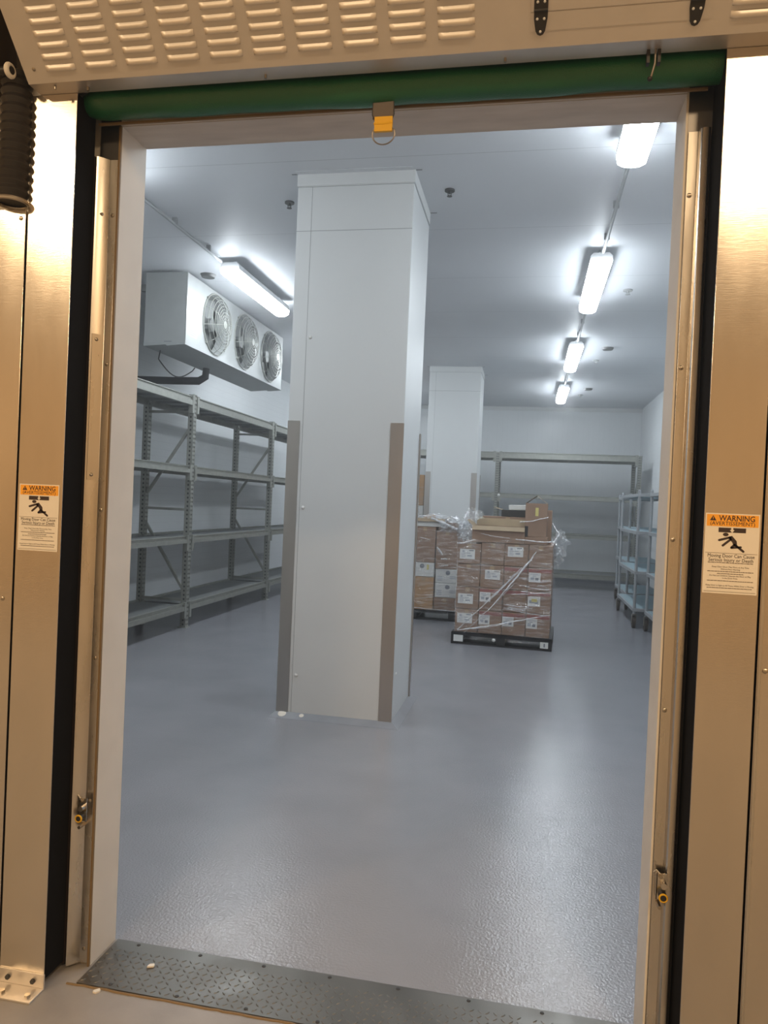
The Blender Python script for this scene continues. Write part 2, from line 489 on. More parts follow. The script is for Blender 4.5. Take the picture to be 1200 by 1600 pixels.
# sprinklers and other ceiling fittings
def sprinkler(x, y, label, mt, s=1.0):
    t = thing('sprinkler_head', label, 'sprinkler', (x, y, H-.001), 0)
    obj('escutcheon', MB().cyl((0, 0, -.012), (0, 0, 0), .038*s, 16), mt, t, smooth=True)
    b = MB().cyl((0, 0, -.03), (0, 0, -.012), .010*s, 10)
    b.tube([(-.014*s, 0, -.02), (-.013*s, 0, -.036), (0, 0, -.046), (.013*s, 0, -.036), (.014*s, 0, -.02)], .003, 6)
    obj('frame_arm', b, mt, t, smooth=True)
    d = MB().cyl((0, 0, -.050), (0, 0, -.047), .020*s, 12)
    obj('deflector', d, mt, t)
sprinkler(-1.99, 5.74, 'dark sprinkler head in the ceiling left of the large pillar', m_spr)
sprinkler(-.69, 5.62, 'dark sprinkler head in the ceiling right of the large pillar', m_spr)
sprinkler(.93, 8.3, 'pale sprinkler head in the ceiling right of the second strip light', m_sprw, 1.3)
sprinkler(.93, 12.1, 'grey sprinkler head in the ceiling right of the third strip light', m_sprw, 1.3)
sprinkler(.93, 15.7, 'farthest grey sprinkler head near the far wall', m_sprw, 1.3)
sprinkler(-2.86, 9.3, 'pale sprinkler head in the ceiling behind the light by the fan unit', m_sprw, 1.3)
for (x, y, lb) in ((1.015, 11.2, 'flat dark ceiling disc nearer the door on the right side'), (1.02, 14.9, 'flat dark ceiling disc near the far wall'), (-3.5, 7.55, 'flat dark ceiling disc above the front corner of the fan unit')):
    o = obj('ceiling_disc', MB().cyl((0, 0, -.03), (0, 0, 0), .07, 20, 0, .085), m_spr, smooth=True, loc=(x, y, H-.001))
    tag(o, lb, 'ceiling fitting')

# ------------------------------------------------------------------ evaporator
def evaporator():
    x1, x0, y0, y1, z0, z1 = -3.653, -4.125, 7.373, 10.50, 3.205, 3.955
    t = thing('evaporator_unit', 'long grey fan cooler with three round fans hung from the ceiling on the left', 'cooler', (x1, y0, z0))
    D, L, Z = x0-x1, y1-y0, z1-z0
    b = MB()
    b.box(D, 0, 0, .01, 0, Z); b.box(D, 0, L-.01, L, 0, Z); b.box(D, -.02, .01, L-.01, Z-.01, Z)
    # front plate pieced around three octagonal-round openings
    fy = [.755, 1.655, 2.60]; r = .335; zc = .372
    n = 32
    edges = [0.0, (fy[0]+fy[1])/2, (fy[1]+fy[2])/2, L]
    for i in range(3):
        a, c = edges[i], edges[i+1]
        vs = []; 
        for k in range(n):
            t_ = 2*PI*k/n
            cs, sn = math.cos(t_), math.sin(t_)
            # outer rectangle hit
            hy = (c-fy[i]) if cs > 0 else (fy[i]-a)
            hz_ = (Z-zc) if sn > 0 else zc
            s_ = min(hy/abs(cs) if abs(cs) > 1e-6 else 9, hz_/abs(sn) if abs(sn) > 1e-6 else 9)
            vs.append((0, fy[i]+cs*s_, zc+sn*s_)); vs.append((0, fy[i]+cs*r, zc+sn*r)); vs.append((-.12, fy[i]+cs*r*.93, zc+sn*r*.93))
        cor = [(0, a, 0), (0, c, 0), (0, c, Z), (0, a, Z)]
        fs = []
        for k in range(n):
            k2 = (k+1) % n
            fs.append((3*k, 3*k2, 3*k2+1, 3*k+1)); fs.append((3*k+1, 3*k2+1, 3*k2+2, 3*k+2))
        b.add(vs, fs)
        for q in range(4):   # fill corners
            ang = [math.atan2(cor[q][2]-zc, cor[q][1]-fy[i])][0] % (2*PI)
            k = int(ang/(2*PI/n)); k2 = (k+1) % n
            b.add([cor[q], vs[3*k], vs[3*k2]], [(0, 1, 2)])
    obj('cabinet', b, m_evap, t)
    obj('back_coil', MB().box(D, D+.01, .01, L-.01, 0, Z), m_fan, t)
    obj('plenum', MB().box(D+.02, -.16, .02, L-.02, .02, Z-.02), m_fan, t)
    # drain pan
    pan = MB()
    A0 = [(.006, .004), (.006, -.014), (-.20, -.030), (-.215, -.018), (-.47, -.034), (-.47, .004)]
    vs = [(x, -.01, z) for x, z in A0]+[(x, L+.01, z) for x, z in A0]
    nn = len(A0)
    pan.add(vs, [tuple(range(nn)), tuple(range(nn, 2*nn))]+[(i, (i+1) % nn, nn+(i+1) % nn, nn+i) for i in range(nn)])
    obj('drain_pan', pan, m_evapb, t)
    for i in range(3):
        fan = obj('fan', MB().cyl((-.115, fy[i], zc), (-.04, fy[i], zc), .075, 20), m_fan, t, smooth=True)
        for kk in range(4):
            a0 = kk*PI/2+.3*i
            bl = MB()
            rows = []
            for rr in (.06, .14, .22, .30):
                wd = .10+rr*.55
                for sgn in (-1, 1):
                    an = a0+sgn*wd/2/max(rr, .1)*.55
                    rows.append((-.085-sgn*.03, fy[i]+rr*math.cos(an), zc+rr*math.sin(an)))
            bl.add(rows, [(0, 1, 3, 2), (2, 3, 5, 4), (4, 5, 7, 6)])
            obj('blade', bl, m_fan, fan, smooth=True)
        # wire guard: domed rings and spokes
        g = MB()
        def gx(rr): return .12-.115*(rr/.345)**5
        for rr in (.345, .31, .275, .24, .205, .17, .135, .10, .065):
            g.tube([(gx(rr), fy[i]+rr*math.cos(2*PI*k/28), zc+rr*math.sin(2*PI*k/28)) for k in range(28)], .0035 if rr < .34 else .009, 5, closed=True)
        for k in range(10):
            an = 2*PI*k/10+.2
            g.tube([(gx(rr)-.003, fy[i]+rr*math.cos(an), zc+rr*math.sin(an)) for rr in (.05, .12, .2, .28, .345)], .004, 5)
        g.cyl((gx(.05)-.004, fy[i], zc), (gx(.05)+.001, fy[i], zc), .045, 16)
        for k in range(4):
            an = PI/4+PI/2*k
            g.box(-.0, .02, fy[i]+.35*math.cos(an)-.012, fy[i]+.35*math.cos(an)+.012, zc+.35*math.sin(an)-.012, zc+.35*math.sin(an)+.012)
        obj('fan_guard', g, m_galv, t, smooth=True)
    pl = MB().box(.0008, .002, .07, .27, .10, .22)
    s = MB()
    for k in range(5): s.box(.002, .0026, .08, .26 if k % 2 else .22, .115+.022*k, .121+.022*k)
    p_ = obj('data_plate', pl, m_paper, t); obj('printing', s, mat('green_print', (.12, .30, .26), .7), p_)
    obj('maker_badge', MB().box(-.24, -.15, -.002, -.0005, .012, .02), m_ink, t)
    for yy in (.15, L/2, L-.15):
        for xx in (-.1, D+.08): obj('hanger', MB().cyl((xx, yy, Z), (xx, yy, H-z0), .008, 8), m_zinc, t)
    obj('side_bracket', MB().box(D-.09, D, .05, .10, Z-.18, Z-.11), m_fan, t)
evaporator()
y_ = 8.58
o = obj('drain_pipe', MB().tube([(-3.955, y_, 3.155), (-3.962, y_, 3.05), (-4.05, y_, 3.00), (-4.4, y_, 3.0), (-4.949, y_, 3.01)], [.04, .046, .048, .046, .046], 14), m_foam, smooth=True)
tag(o, 'black insulated drain pipe running from the pan of the fan cooler to the left wall', 'pipe')
cab = [(-4.06, 7.62, 3.2)]
for k in range(13):
    u_ = k/12
    cab.append((-4.08+.06*u_, 7.62+.72*u_, 3.08-.13*math.sin(PI*u_)))
cab.append((-4.0, 8.36, 3.12))
o = obj('loose_cable', MB().tube(cab, .007, 6), m_foam, smooth=True)
tag(o, 'thin black cable looping below the fan cooler', 'cable')

# ------------------------------------------------------------------ racks
def post_mesh(h, face='x'):
    """perforated C-post, open at the back. Local: face looks along +x (or -y), footprint centred"""
    b = MB()
    w, d, t = .08, .07, .003
    def plate(f):
        # f maps (u across, z0,z1) to box
        hol = .016; zz = .06
        f(-w/2, -.020); f(.020, w/2)
        f(-.006, .006)
    if face == 'x':
        P = lambda u0, u1, z0, z1: b.box(d/2-t, d/2, u0, u1, z0, z1)
        Q = lambda u0, u1, z0, z1: b.box(-d/2+(u0+w/2)*d/w, -d/2+(u1+w/2)*d/w, -w/2, -w/2+t, z0, z1)
        b.box(-d/2, d/2, w/2-t, w/2, 0, h)
    else:
        P = lambda u0, u1, z0, z1: b.box(u0, u1, -d/2, -d/2+t, z0, z1)
        Q = lambda u0, u1, z0, z1: b.box(-w/2, -w/2+t, -d/2+(u0+w/2)*d/w, -d/2+(u1+w/2)*d/w, z0, z1)
        b.box(w/2-t, w/2, -d/2, d/2, 0, h)
    pitch, hole = .0508, .022
    P(-w/2, -.025, 0, h); P(-.007, .007, 0, h); P(.025, w/2, 0, h)
    Q(-w/2, -.012, 0, h); Q(.014, w/2, 0, h)
    z = 0
    while z < h:
        z1 = min(z+pitch-hole, h)
        P(-.025, -.007, z, z1); P(.007, .025, z, z1); Q(-.012, .014, z, z1)
        z += pitch
    q = .026 if face == 'x' else .024
    b.box(-q, q, -q, q, .01, h-.02, 1)     # dark filler box, painted shade seen through the holes
    b.box(-.055, .055, -.055, .055, 0, .006)
    return b

def beam_prof(h):
    # cross-section (depth, z) with a step, front at depth 0, top at 0
    return [(0, -h*.45), (0, -h), (-.048, -h), (-.048, 0), (-.012, 0), (-.012, -h*.10), (-.026, -h*.14), (-.026, -h*.45)]

LV = [(.30, .09), (1.105, .085), (1.945, .085), (2.775, .11)]    # beam top, beam height
def rack_left():
    xf, xr = -3.975, -4.60
    ys = [5.60, 8.375, 11.19, 13.95]
    t = thing('pallet_rack', 'galvanized four-level storage rack standing empty along the left wall', 'rack', (xf, ys[0], 0))
    first = None
    for y in ys:
        for x in (-.04, xr-xf):
            if first is None:
                first = obj('post', post_mesh(2.80, 'x'), [m_galv, m_dark], t, loc=(x, y-ys[0], 0))
            else: part_copy(first, (x, y-ys[0], 0))
    a, b_ = -.075, xr-xf+.035
    br = None
    for y in ys:
        yy = y-ys[0]
        for (p, q) in (((a, 2.59), (b_, 2.59)), ((a, 1.42), (b_, 1.42)), ((a, .33), (b_, .33)), ((a, 2.38), (b_, 1.60)), ((b_, 1.24), (a, .46))):
            obj('brace', MB().bar((p[0], yy, p[1]), (q[0], yy, q[1]), .03, .03), m_galv, t)
    for i in range(3):
        y0, y1 = ys[i]-ys[0]+.04, ys[i+1]-ys[0]-.04
        for (zt, hb) in LV:
            bm = obj('beam', MB().prism([(x+.003, z+zt) for x, z in beam_prof(hb)], 'y', y0, y1), m_galv, t)
            for yy in (y0, y1-.0): 
                s_ = 1 if yy == y0 else -1
                obj('end_connector', MB().box(-.05, .006, min(yy, yy+s_*.05), max(yy, yy+s_*.05), zt-hb-.09, zt+.01), m_galv, bm)
            obj('beam', MB().prism([(xr-xf-.035-x*.9, z+zt) for x, z in beam_prof(hb)], 'y', y0, y1), m_galv, t)
            d = MB()
            d.box(xr-xf+.0, -.03, y0+.01, y1-.01, zt-.03, zt-.022)
            k = y0+.15
            while k < y1:
                d.box(xr-xf+.01, -.05, k, k+.035, zt-.055, zt-.03); k += .42
            obj('deck', d, m_deck, t)
rack_left()

def rack_far():
    yf, yr = 15.80, 16.72
    xs = [-3.50, -.685, 2.165]
    t = thing('pallet_rack', 'empty galvanized storage rack standing along the far wall', 'rack', (xs[0], yf, 0))
    first = None
    for x in xs:
        for y in (.035, yr-yf):
            if first is None: first = obj('post', post_mesh(2.78, 'y'), [m_galv, m_dark], t, loc=(x-xs[0], y, 0))
            else: part_copy(first, (x-xs[0], y, 0))
        a, b_ = .07, yr-yf-.035
        for (p, q) in (((a, 2.6), (b_, 2.6)), ((a, 1.45), (b_, 1.45)), ((a, .33), (b_, .33)), ((a, 2.4), (b_, 1.6)), ((b_, 1.25), (a, .46))):
            obj('brace', MB().bar((x-xs[0], p[0], p[1]), (x-xs[0], q[0], q[1]), .03, .03), m_galv, t)
    for i in range(2):
        x0, x1 = xs[i]-xs[0]+.04, xs[i+1]-xs[0]-.04
        for (zt, hb) in ((.32, .10), (1.12, .085), (1.92, .09), (2.78, .13)):
            bm = obj('beam', MB().prism([(-x-.003, z+zt) for x, z in beam_prof(hb)], 'x', x0, x1), m_galv, t)
            obj('end_connector', MB().box(x0, x0+.05, -.008, .05, zt-hb-.08, zt+.01), m_galv, bm)
            obj('end_connector', MB().box(x1-.05, x1, -.008, .05, zt-hb-.08, zt+.01), m_galv, bm)
            obj('beam', MB().prism([(yr-yf+.035+x, z+zt) for x, z in beam_prof(hb)], 'x', x0, x1), m_galv, t)
            if zt < .5 or zt > 2.5:
                d = MB().box(x0+.01, x1-.01, .03, yr-yf-.01, zt-.03, zt-.022)
                k = x0+.2
                while k < x1: d.box(k, k+.035, .05, yr-yf, zt-.055, zt-.03); k += .45
                obj('deck', d, m_deck, t)
            else:
                for k in (.7, 1.4, 2.1): obj('cross_bar', MB().box(x0+k, x0+k+.035, .04, yr-yf, zt-.055, zt-.03), m_deck, t)
    obj('safety_pin', MB().dome((xs[1]-xs[0]+.055, -.008, 1.87), (0, -1, 0), .03, .02), m_paper, t, smooth=True)
rack_far()

# ------------------------------------------------------------------ shelf carts on the right
def cart(x, y0, L, label, dp=.62):
    t = thing('shelf_cart', label, 'cart', (x, y0, 0), 0, 'rolling shelf carts along the right wall')
    for yy in (.025, L-.025):
        for xx in (.025, dp-.025):
            pt = obj('post', MB().cyl((xx, yy, .20), (xx, yy, 1.93), .021, 12), m_cartf, t, smooth=True)
            obj('cap', MB().dome((xx, yy, 1.93), (0, 0, 1), .021, .012), m_cartf, pt, smooth=True)
            w = obj('caster', MB().box(xx-.028, xx+.028, yy-.035, yy+.035, .185, .20).box(xx-.03, xx-.024, yy-.03, yy+.05, .075, .185).box(xx+.024, xx+.03, yy-.03, yy+.05, .075, .185), m_castery, t)
            obj('wheel', MB().cyl((xx-.02, yy+.02, .085), (xx+.02, yy+.02, .085), .085, 24), m_caster, w, smooth=True)
    for z in (.28, .80, 1.36, 1.89):
        b = MB()
        b.box(0, dp, 0, .03, z-.045, z); b.box(0, dp, L-.03, L, z-.045, z); b.box(0, .03, .03, L-.03, z-.045, z); b.box(dp-.03, dp, .03, L-.03, z-.045, z)
        sh = obj('shelf', b, m_cartf, t, bevel=.003)
        p = MB()
        k = .045
        while k < L-.06:
            p.box(.031, dp-.031, k, k+.075, z-.018, z+.002); k += .095
        p.box(.031, dp-.031, .035, L-.035, z-.03, z-.018)
        obj('shelf_plate', p, m_cartp, sh)
    return t
cart(1.64, 12.98, 1.55, 'farthest of the rolling shelf carts, its end by the far rack')
cart(1.49, 10.93, 1.90, 'middle rolling shelf cart with pale blue shelves by the right wall', .66)
cart(1.62, 8.95, 1.80, 'nearest rolling shelf cart, mostly hidden behind the right door jamb')

# ------------------------------------------------------------------ pallets and cartons
def make_pallet(w, d, label, loc, rz, marks=False):
    t = thing('pallet', label, 'pallet', loc, rz)
    b = MB()
    k = 0; n = 7
    bw = w/n*.8
    top = MB()
    for i in range(n): 
        x = -w/2+i*(w-bw)/(n-1)
        top.box(x, x+bw, 0, d, .115, .138)
    obj('top_deck', top, m_blackp, t)
    for x in (-w/2, -.05, w/2-.10):
        for y in (0, d/2-.06, d-.12):
            obj('block', MB().box(x, x+.10, y, y+.12, .02, .115), m_blackp, t)
    bt = MB()
    for x in (-w/2, -.05, w/2-.10): bt.box(x, x+.10, 0, d, 0, .02)
    bt.box(-w/2, w/2, 0, .1, 0, .02); bt.box(-w/2, w/2, d-.1, d, 0, .02)
    obj('bottom_deck', bt, m_blackp, t)
    obj('front_rail', MB().box(-w/2, w/2, -.0, .02, .10, .138), m_blackp, t)
    if marks:
        obj('white_tag', MB().box(-w/2+.03, -w/2+.14, -.003, -.001, .03, .105), m_paper, t, label='torn white tag')
        g = obj('white_tag', MB().box(w/2-.13, w/2-.04, -.003, -.001, .03, .10), m_paper, t, label='white tag with a black mark')
        obj('black_mark', MB().box(w/2-.09, w/2-.075, -.0045, -.003, .045, .085), m_ink, g)
        obj('knot', MB().dome((-.08, -.002, .075), (0, -1, 0), .022, .02), m_paper, t, smooth=True)
    return t

def label_part(par, x, z, w, h, y, style=0):
    p = obj('shipping_label', MB().box(x, x+w, y-.0012, y, z, z+h), m_paper, par, label='white printed label')
    s = MB()
    yy0, yy1 = y-.0018, y-.0012
    if style == 0:
        s.box(x+w*.60, x+w*.92, yy0, yy1, z+h*.82, z+h*.92)
        for k in range(4): s.box(x+w*.10, x+w*(.35+.05*(k % 2)), yy0, yy1, z+h*(.16+.13*k), z+h*(.21+.13*k), 1)
        s.box(x+w*.50, x+w*.80, yy0, yy1, z+h*.25, z+h*.42, 1); s.box(x+w*.45, x+w*.7, yy0, yy1, z+h*.55, z+h*.63, 1)
        s.box(x+w*.16, x+w*.30, yy0, yy1, z+h*.66, z+h*.86, 1)
    elif style == 1:
        s.box(x+w*.12, x+w*.88, yy0, yy1, z+h*.78, z+h*.84, 1)
        s.box(x+w*.14, x+w*.44, yy0, yy1, z+h*.22, z+h*.52, 1); s.box(x+w*.56, x+w*.84, yy0, yy1, z+h*.18, z+h*.46)
        s.box(x+w*.3, x+w*.6, yy0, yy1, z+h*.6, z+h*.68, 1)
    else:
        s.box(x+w*.12, x+w*.6, yy0, yy1, z+h*.30, z+h*.62, 1); s.box(x+w*.6, x+w*.84, yy0, yy1, z+h*.25, z+h*.55, 1)
    o_ = obj('print', s, [m_ink, m_inkl], p)
    if style == 2: obj('yellow_mark', MB().box(x+w*.3, x+w*.75, yy0-.0006, yy0, z+h*.45, z+h*.78), m_ysk, p)
    return p

def carton(name, w, d, h, loc, rz, label, mt=None, red=False, group=None, tape=True):
    b = MB()
    g = .0015
    b.box(-w/2+g, w/2-g, 0, d-g, 0, h-g)
    o = obj(name, b, [mt or m_card], loc=loc, rz=rz, bevel=.006)
    tag(o, label, 'box', group)
    if red:
        obj('red_band', MB().box(-w/2+g+.004, w/2-g-.004, -.0008, 0, h*.80, h-.012), m_red, o, label='faded red printed band')
    if tape:
        obj('tape', MB().box(-.025, .025, -.0006, .0, h-.06, h-.006).box(-.025, .025, 0, d-.01, h-g, h-g+.0008), m_tape, o)
    return o

# front pallet
A1 = math.radians(-3.0)
P1 = Vector((-.25, 8.68, 0))
def w1(x, y, z=0):
    return (P1.x+x*math.cos(A1)-y*math.sin(A1), P1.y+x*math.sin(A1)+y*math.cos(A1), z)
make_pallet(1.15, 1.0, 'black pallet under the front stack of wrapped cartons', w1(0, 0), A1, True)
cw = .272
rows = [(.139, .27), (.41, .26), (.671, .265), (.937, .262)]
cname = ['leftmost', 'second from left', 'third from left', 'rightmost']
rname = ['bottom row', 'second row up', 'third row up', 'top row']
labs = {(0, 0): (.022, .105, .175, .115, 0), (1, 0): (.002, .105, .125, .11, 1), (2, 0): (.00, .105, .13, .11, 1), (3, 0): (.0, .10, .125, .115, 1),
        (0, 1): (.022, .06, .175, .115, 0), (1, 1): (.002, .10, .125, .11, 1), (3, 1): (.008, .085, .14, .11, 2),
        (1, 2): (.05, .10, .175, .11, 0), (3, 2): (.008, .10, .13, .11, 1), (0, 3): (.022, .055, .175, .115, 0), (2, 3): (.03, .11, .175, .115, 0)}
for r in range(4):
    z0, hh = rows[r]
    for c in range(4):
        x = -1.09/2+cw*(c+.5)
        red = (c >= 1 and r in (1, 2) and (c, r) != (1, 2)) or (c in (1, 2, 3) and r == 0)
        has = (c, r) in labs
        lb = f"{'white-labelled' if has else 'unlabelled'} brown carton, {cname[c]} in {rname[r]} of the front pallet"
        jx = random.uniform(-.004, .004); jy = random.uniform(0, .012)
        hh2 = hh-.003-(.02 if (c == 0 and r == 3) else 0)
        o = carton('carton', cw-.003, .48, hh2, w1(x+jx*.3, .03+jy, z0), A1, lb, None, red, 'cartons on the front pallet')
        if has:
            lx, lz, lw, lh, st = labs[(c, r)]
            label_part(o, -cw/2+lx+.006, lz, lw, lh, 0, st)
        o = carton('carton', cw-.003, .45, hh2, w1(x, .525, z0), A1, 'plain brown carton in the rear half of the front pallet load', None, False, 'rear cartons on the front pallet')

def open_carton(name, w, d, h, loc, rz, label, flaps, mt=m_card, t=.006):
    """body with four walls and a floor; flaps: dict side -> (length, angle from vertical outwards)"""
    th = thing(name, label, 'box', loc, rz)
    b = MB()
    b.box(-w/2, w/2, 0, d, 0, t); b.box(-w/2, w/2, 0, t, t, h); b.box(-w/2, w/2, d-t, d, t, h); b.box(-w/2, -w/2+t, t, d-t, t, h); b.box(w/2-t, w/2, t, d-t, t, h)
    obj('body', b, mt, th)
    for s_, (ln, an) in flaps.items():
        c, s = math.cos(an)*ln, math.sin(an)*ln
        q = MB()
        if s_ == 'front': P = [(-w/2, 0, h), (w/2, 0, h), (w/2, -s, h+c), (-w/2, -s, h+c)]; n = (0, t*.6, 0)
        if s_ == 'back': P = [(-w/2, d, h), (w/2, d, h), (w/2, d+s, h+c), (-w/2, d+s, h+c)]; n = (0, -t*.6, 0)
        if s_ == 'left': P = [(-w/2, 0, h), (-w/2, d, h), (-w/2-s, d, h+c), (-w/2-s, 0, h+c)]; n = (t*.6, 0, 0)
        if s_ == 'right': P = [(w/2, 0, h), (w/2, d, h), (w/2+s, d, h+c), (w/2+s, 0, h+c)]; n = (-t*.6, 0, 0)
        if abs(an) > 1: n = (0, 0, t*.6)
        Q = [tuple(p[i]+n[i] for i in range(3)) for p in P]
        q.add(P+Q, [(0, 1, 2, 3), (4, 5, 6, 7), (0, 1, 5, 4), (1, 2, 6, 5), (2, 3, 7, 6), (3, 0, 4, 7)])
        obj('flap', q, m_cardi, th)
    return th
zt = 1.2
oc = open_carton('open_carton', .60, .42, .185, w1(-.085, .03, zt), A1, 'wide open brown carton with folded flaps on top of the front pallet', {'front': (.055, 2.6), 'back': (.09, .15), 'left': (.10, .8)})
obj('packing_sheet', MB().box(-.2, -.02, .10, .32, .15, .158).box(.02, .22, .1, .3, .13, .14), m_ysk, oc)
carton('carton', .26, .34, .085, w1(.345, .04, zt), A1, 'low brown carton lying under the tall carton on the front pallet', tape=False)
tc_ = open_carton('tall_carton', .245, .26, .385, w1(.335, .05, zt+.087), A1, 'tall brown carton with peaked flaps on top of the front pallet', {'left': (.148, -.93), 'right': (.148, -.95)})
obj('yellow_sticker', MB().box(-.01, .025, -.0015, -.0003, .24, .335), m_ysk, tc_, label='small yellow sticker')
obj('tape', MB().box(-.123, -.085, -.0012, -.0003, .0, .12), m_blk, tc_)
carton('carton', .15, .30, .40, w1(.43, .36, zt), A1, 'narrow brown carton standing behind the tall carton on the front pallet')
carton('carton', .62, .40, .30, w1(-.02, .50, zt), A1, 'brown carton behind the wide open carton on the front pallet')
o = open_carton('black_tray', .34, .30, .08, w1(.07, .50, zt+.302), A1, 'shallow black tray stacked behind the open carton on the front pallet', {'left': (.10, 1.3)}, m_blk)
carton('white_carton', .26, .22, .065, w1(.115, .50, zt+.315), A1, 'small white carton resting in the black tray on the front pallet', m_white, tape=False).rotation_euler = (0.0, -.04, A1)
for ob in [o for o in bpy.data.objects if o.name.startswith('white_carton')]: ob.location.z += .07

# middle pallet, partly hidden by the large pillar
make_pallet(1.2, 1.0, 'black pallet under the stack partly hidden by the large pillar', (-1.53, 10.33, 0), 0)
def print_front(o, w, h, yellow=False):
    s = MB()
    n = 20
    cx, cz, r = 0.02 if not yellow else -.02, h*.74, .032
    vs = [(cx+r*math.cos(2*PI*k/n), -.0012, cz+r*math.sin(2*PI*k/n)) for k in range(n)]
    s.add(vs, [tuple(range(n))])
    if not yellow:
        for k in range(3): s.box(-w*.42, -w*.42+.07, -.0012, 0, h*(.18+.13*k), h*(.24+.13*k), 1)
        for k in range(2): s.box(w*.16, w*.16+.08, -.0012, 0, h*(.34+.13*k), h*(.40+.13*k), 1)
    obj('print', s, [m_ink, m_inkl], o)
    if yellow: obj('yellow_mark', MB().box(.045, .075, -.0012, 0, h*.5, h*.85), m_ysk, o)
G2 = 'cartons on the middle pallet'
X2 = -1.09
zz = .139
for (h, mt_, lb) in ((.186, m_card, 'low brown carton at the bottom right of the middle pallet'), (.198, m_white, 'lower of the two white printed cartons on the right of the middle pallet'),
                     (.198, m_white, 'upper of the two white printed cartons on the right of the middle pallet'), (.535, m_card, 'tall brown carton topmost on the right of the middle pallet')):
    o = carton('white_carton' if mt_ is m_white else 'carton', .305, .42, h-.002, (X2+(.01 if mt_ is m_white else 0), 10.34, zz), 0, lb, mt_, group=G2, tape=mt_ is not m_white)
    if mt_ is m_white: print_front(o, .305, h)
    zz += h
zz = .139
for (h, mt_, lb) in ((.46, m_card2, 'orange-brown carton at the bottom of the middle pallet beside the pillar edge'), (.20, m_white, 'white carton with a round mark and a yellow mark on the middle pallet'),
                     (.50, m_card, 'brown carton below the white trays on the middle pallet')):
    o = carton('white_carton' if mt_ is m_white else 'carton', .305, .42, h-.002, (X2-.315, 10.34, zz), 0, lb, mt_, group=G2, tape=mt_ is not m_white)
    if mt_ is m_white: print_front(o, .305, h, True)
    zz += h
for k in range(4):
    carton('carton', .27 if k < 2 else .62, .42, .58, (-1.72 if k < 2 else -1.25, 10.34 if k < 2 else 10.78, .139+.58*(k % 2)), 0, 'plain brown carton hidden at the back and left of the middle pallet', group='hidden cartons on the middle pallet')
tr = open_carton('white_tray', .40, .36, .11, (-1.33, 10.36, 1.302), .03, 'shallow white tray on top of the middle pallet', {'front': (.05, 2.5), 'right': (.08, 1.1)}, m_white)
o = open_carton('small_carton', .17, .16, .10, (-1.035, 10.36, 1.262), 0, 'small crumpled brown carton beside the white tray on the middle pallet', {'left': (.07, -.5)})
o = obj('cardboard_piece', MB().prism([(-.09, 0), (.09, 0), (.075, .045), (-.03, .05)], 'y', 0, .14), m_card2, loc=(-1.36, 10.44, 1.415), rz=.2)
tag(o, 'crumpled dark brown cardboard piece in the white tray', 'cardboard')

# far pallet behind the distant pillar
make_pallet(1.15, 1.0, 'black pallet of the tall stack behind the distant pillar', (-2.42, 13.2, 0), 0)
zz = .139
for k, (h, mt_, lb) in enumerate(((.45, m_card, 'bottom brown carton of the tall stack seen between the pillars'), (.45, m_card, 'second carton from the floor in the tall stack between the pillars'),
                      (.30, m_card, 'third carton from the floor in the tall stack between the pillars'), (.25, m_white, 'white carton in the tall stack seen between the pillars'),
                      (.55, m_card2, 'topmost orange-brown carton of the tall stack seen between the pillars'))):
    carton('white_carton' if mt_ is m_white else 'carton', 1.10, .9, h-.003, (-2.40, 13.22, zz), 0, lb, mt_, group='cartons of the tall far stack')
    zz += h

# ------------------------------------------------------------------ stretch film
def film_wrap(w, d, z0, z1, loc, rz, label, seed, top_extra=0.0, topw=None):
    rnd = random.Random(seed)
    nP, nZ = 96, 46
    per = []
    cor = [(-w/2, 0), (w/2, 0), (w/2, d), (-w/2, d)]
    lens = [w, d, w, d]; T = sum(lens)
    for k in range(nP):
        s = T*k/nP; i = 0
        while s > lens[i]: s -= lens[i]; i += 1
        a, c = Vector(cor[i]), Vector(cor[(i+1) % 4])
        p = a+(c-a)*(s/lens[i])
        nn = Vector(((c-a).y, -(c-a).x)).normalized()
        per.append((p, nn))
    ph = [(rnd.uniform(0, 6.28), rnd.uniform(8, 30), rnd.uniform(8, 50), rnd.uniform(.001, .004)) for _ in range(7)]
    b = MB(); vs = []
    for j in range(nZ+1):
        v = j/nZ
        for k in range(nP):
            p, nn = per[k]
            z = z0+(z1-z0)*v+.02*math.sin(k*.35+seed)*v
            off = .010+sum(a_*math.sin(u_*z+f_*k/nP*2+p_) for (p_, f_, u_, a_) in ph)*.6+rnd.uniform(-.0015, .0015)
            off = max(off, .004)
            q = p+nn*off
            vs.append((q.x, q.y, z))
    fs = []
    for j in range(nZ):
        for k in range(nP):
            k2 = (k+1) % nP
            fs.append((j*nP+k, j*nP+k2, (j+1)*nP+k2, (j+1)*nP+k))
    b.add(vs, fs)
    t = thing('stretch_wrap', label, 'plastic wrap', loc, rz)
    obj('film_sheet', b, m_film, t, smooth=True)
    return t

def rope_glint(par, pts, r, rnd):
    P = [Vector(p) for p in pts]
    out = []
    n = 22
    for k in range(n+1):
        u_ = k/n*(len(P)-1); i = min(int(u_), len(P)-2); f = u_-i
        p = P[i].lerp(P[i+1], f)
        out.append(p+Vector((rnd.uniform(-.003, .003), rnd.uniform(-.003, .002), rnd.uniform(-.003, .003))))
    rs = [r*rnd.uniform(.4, 1.3) for _ in out]
    return obj('strand_glint', MB().tube(out, rs, 6), m_filmr, par, smooth=True)

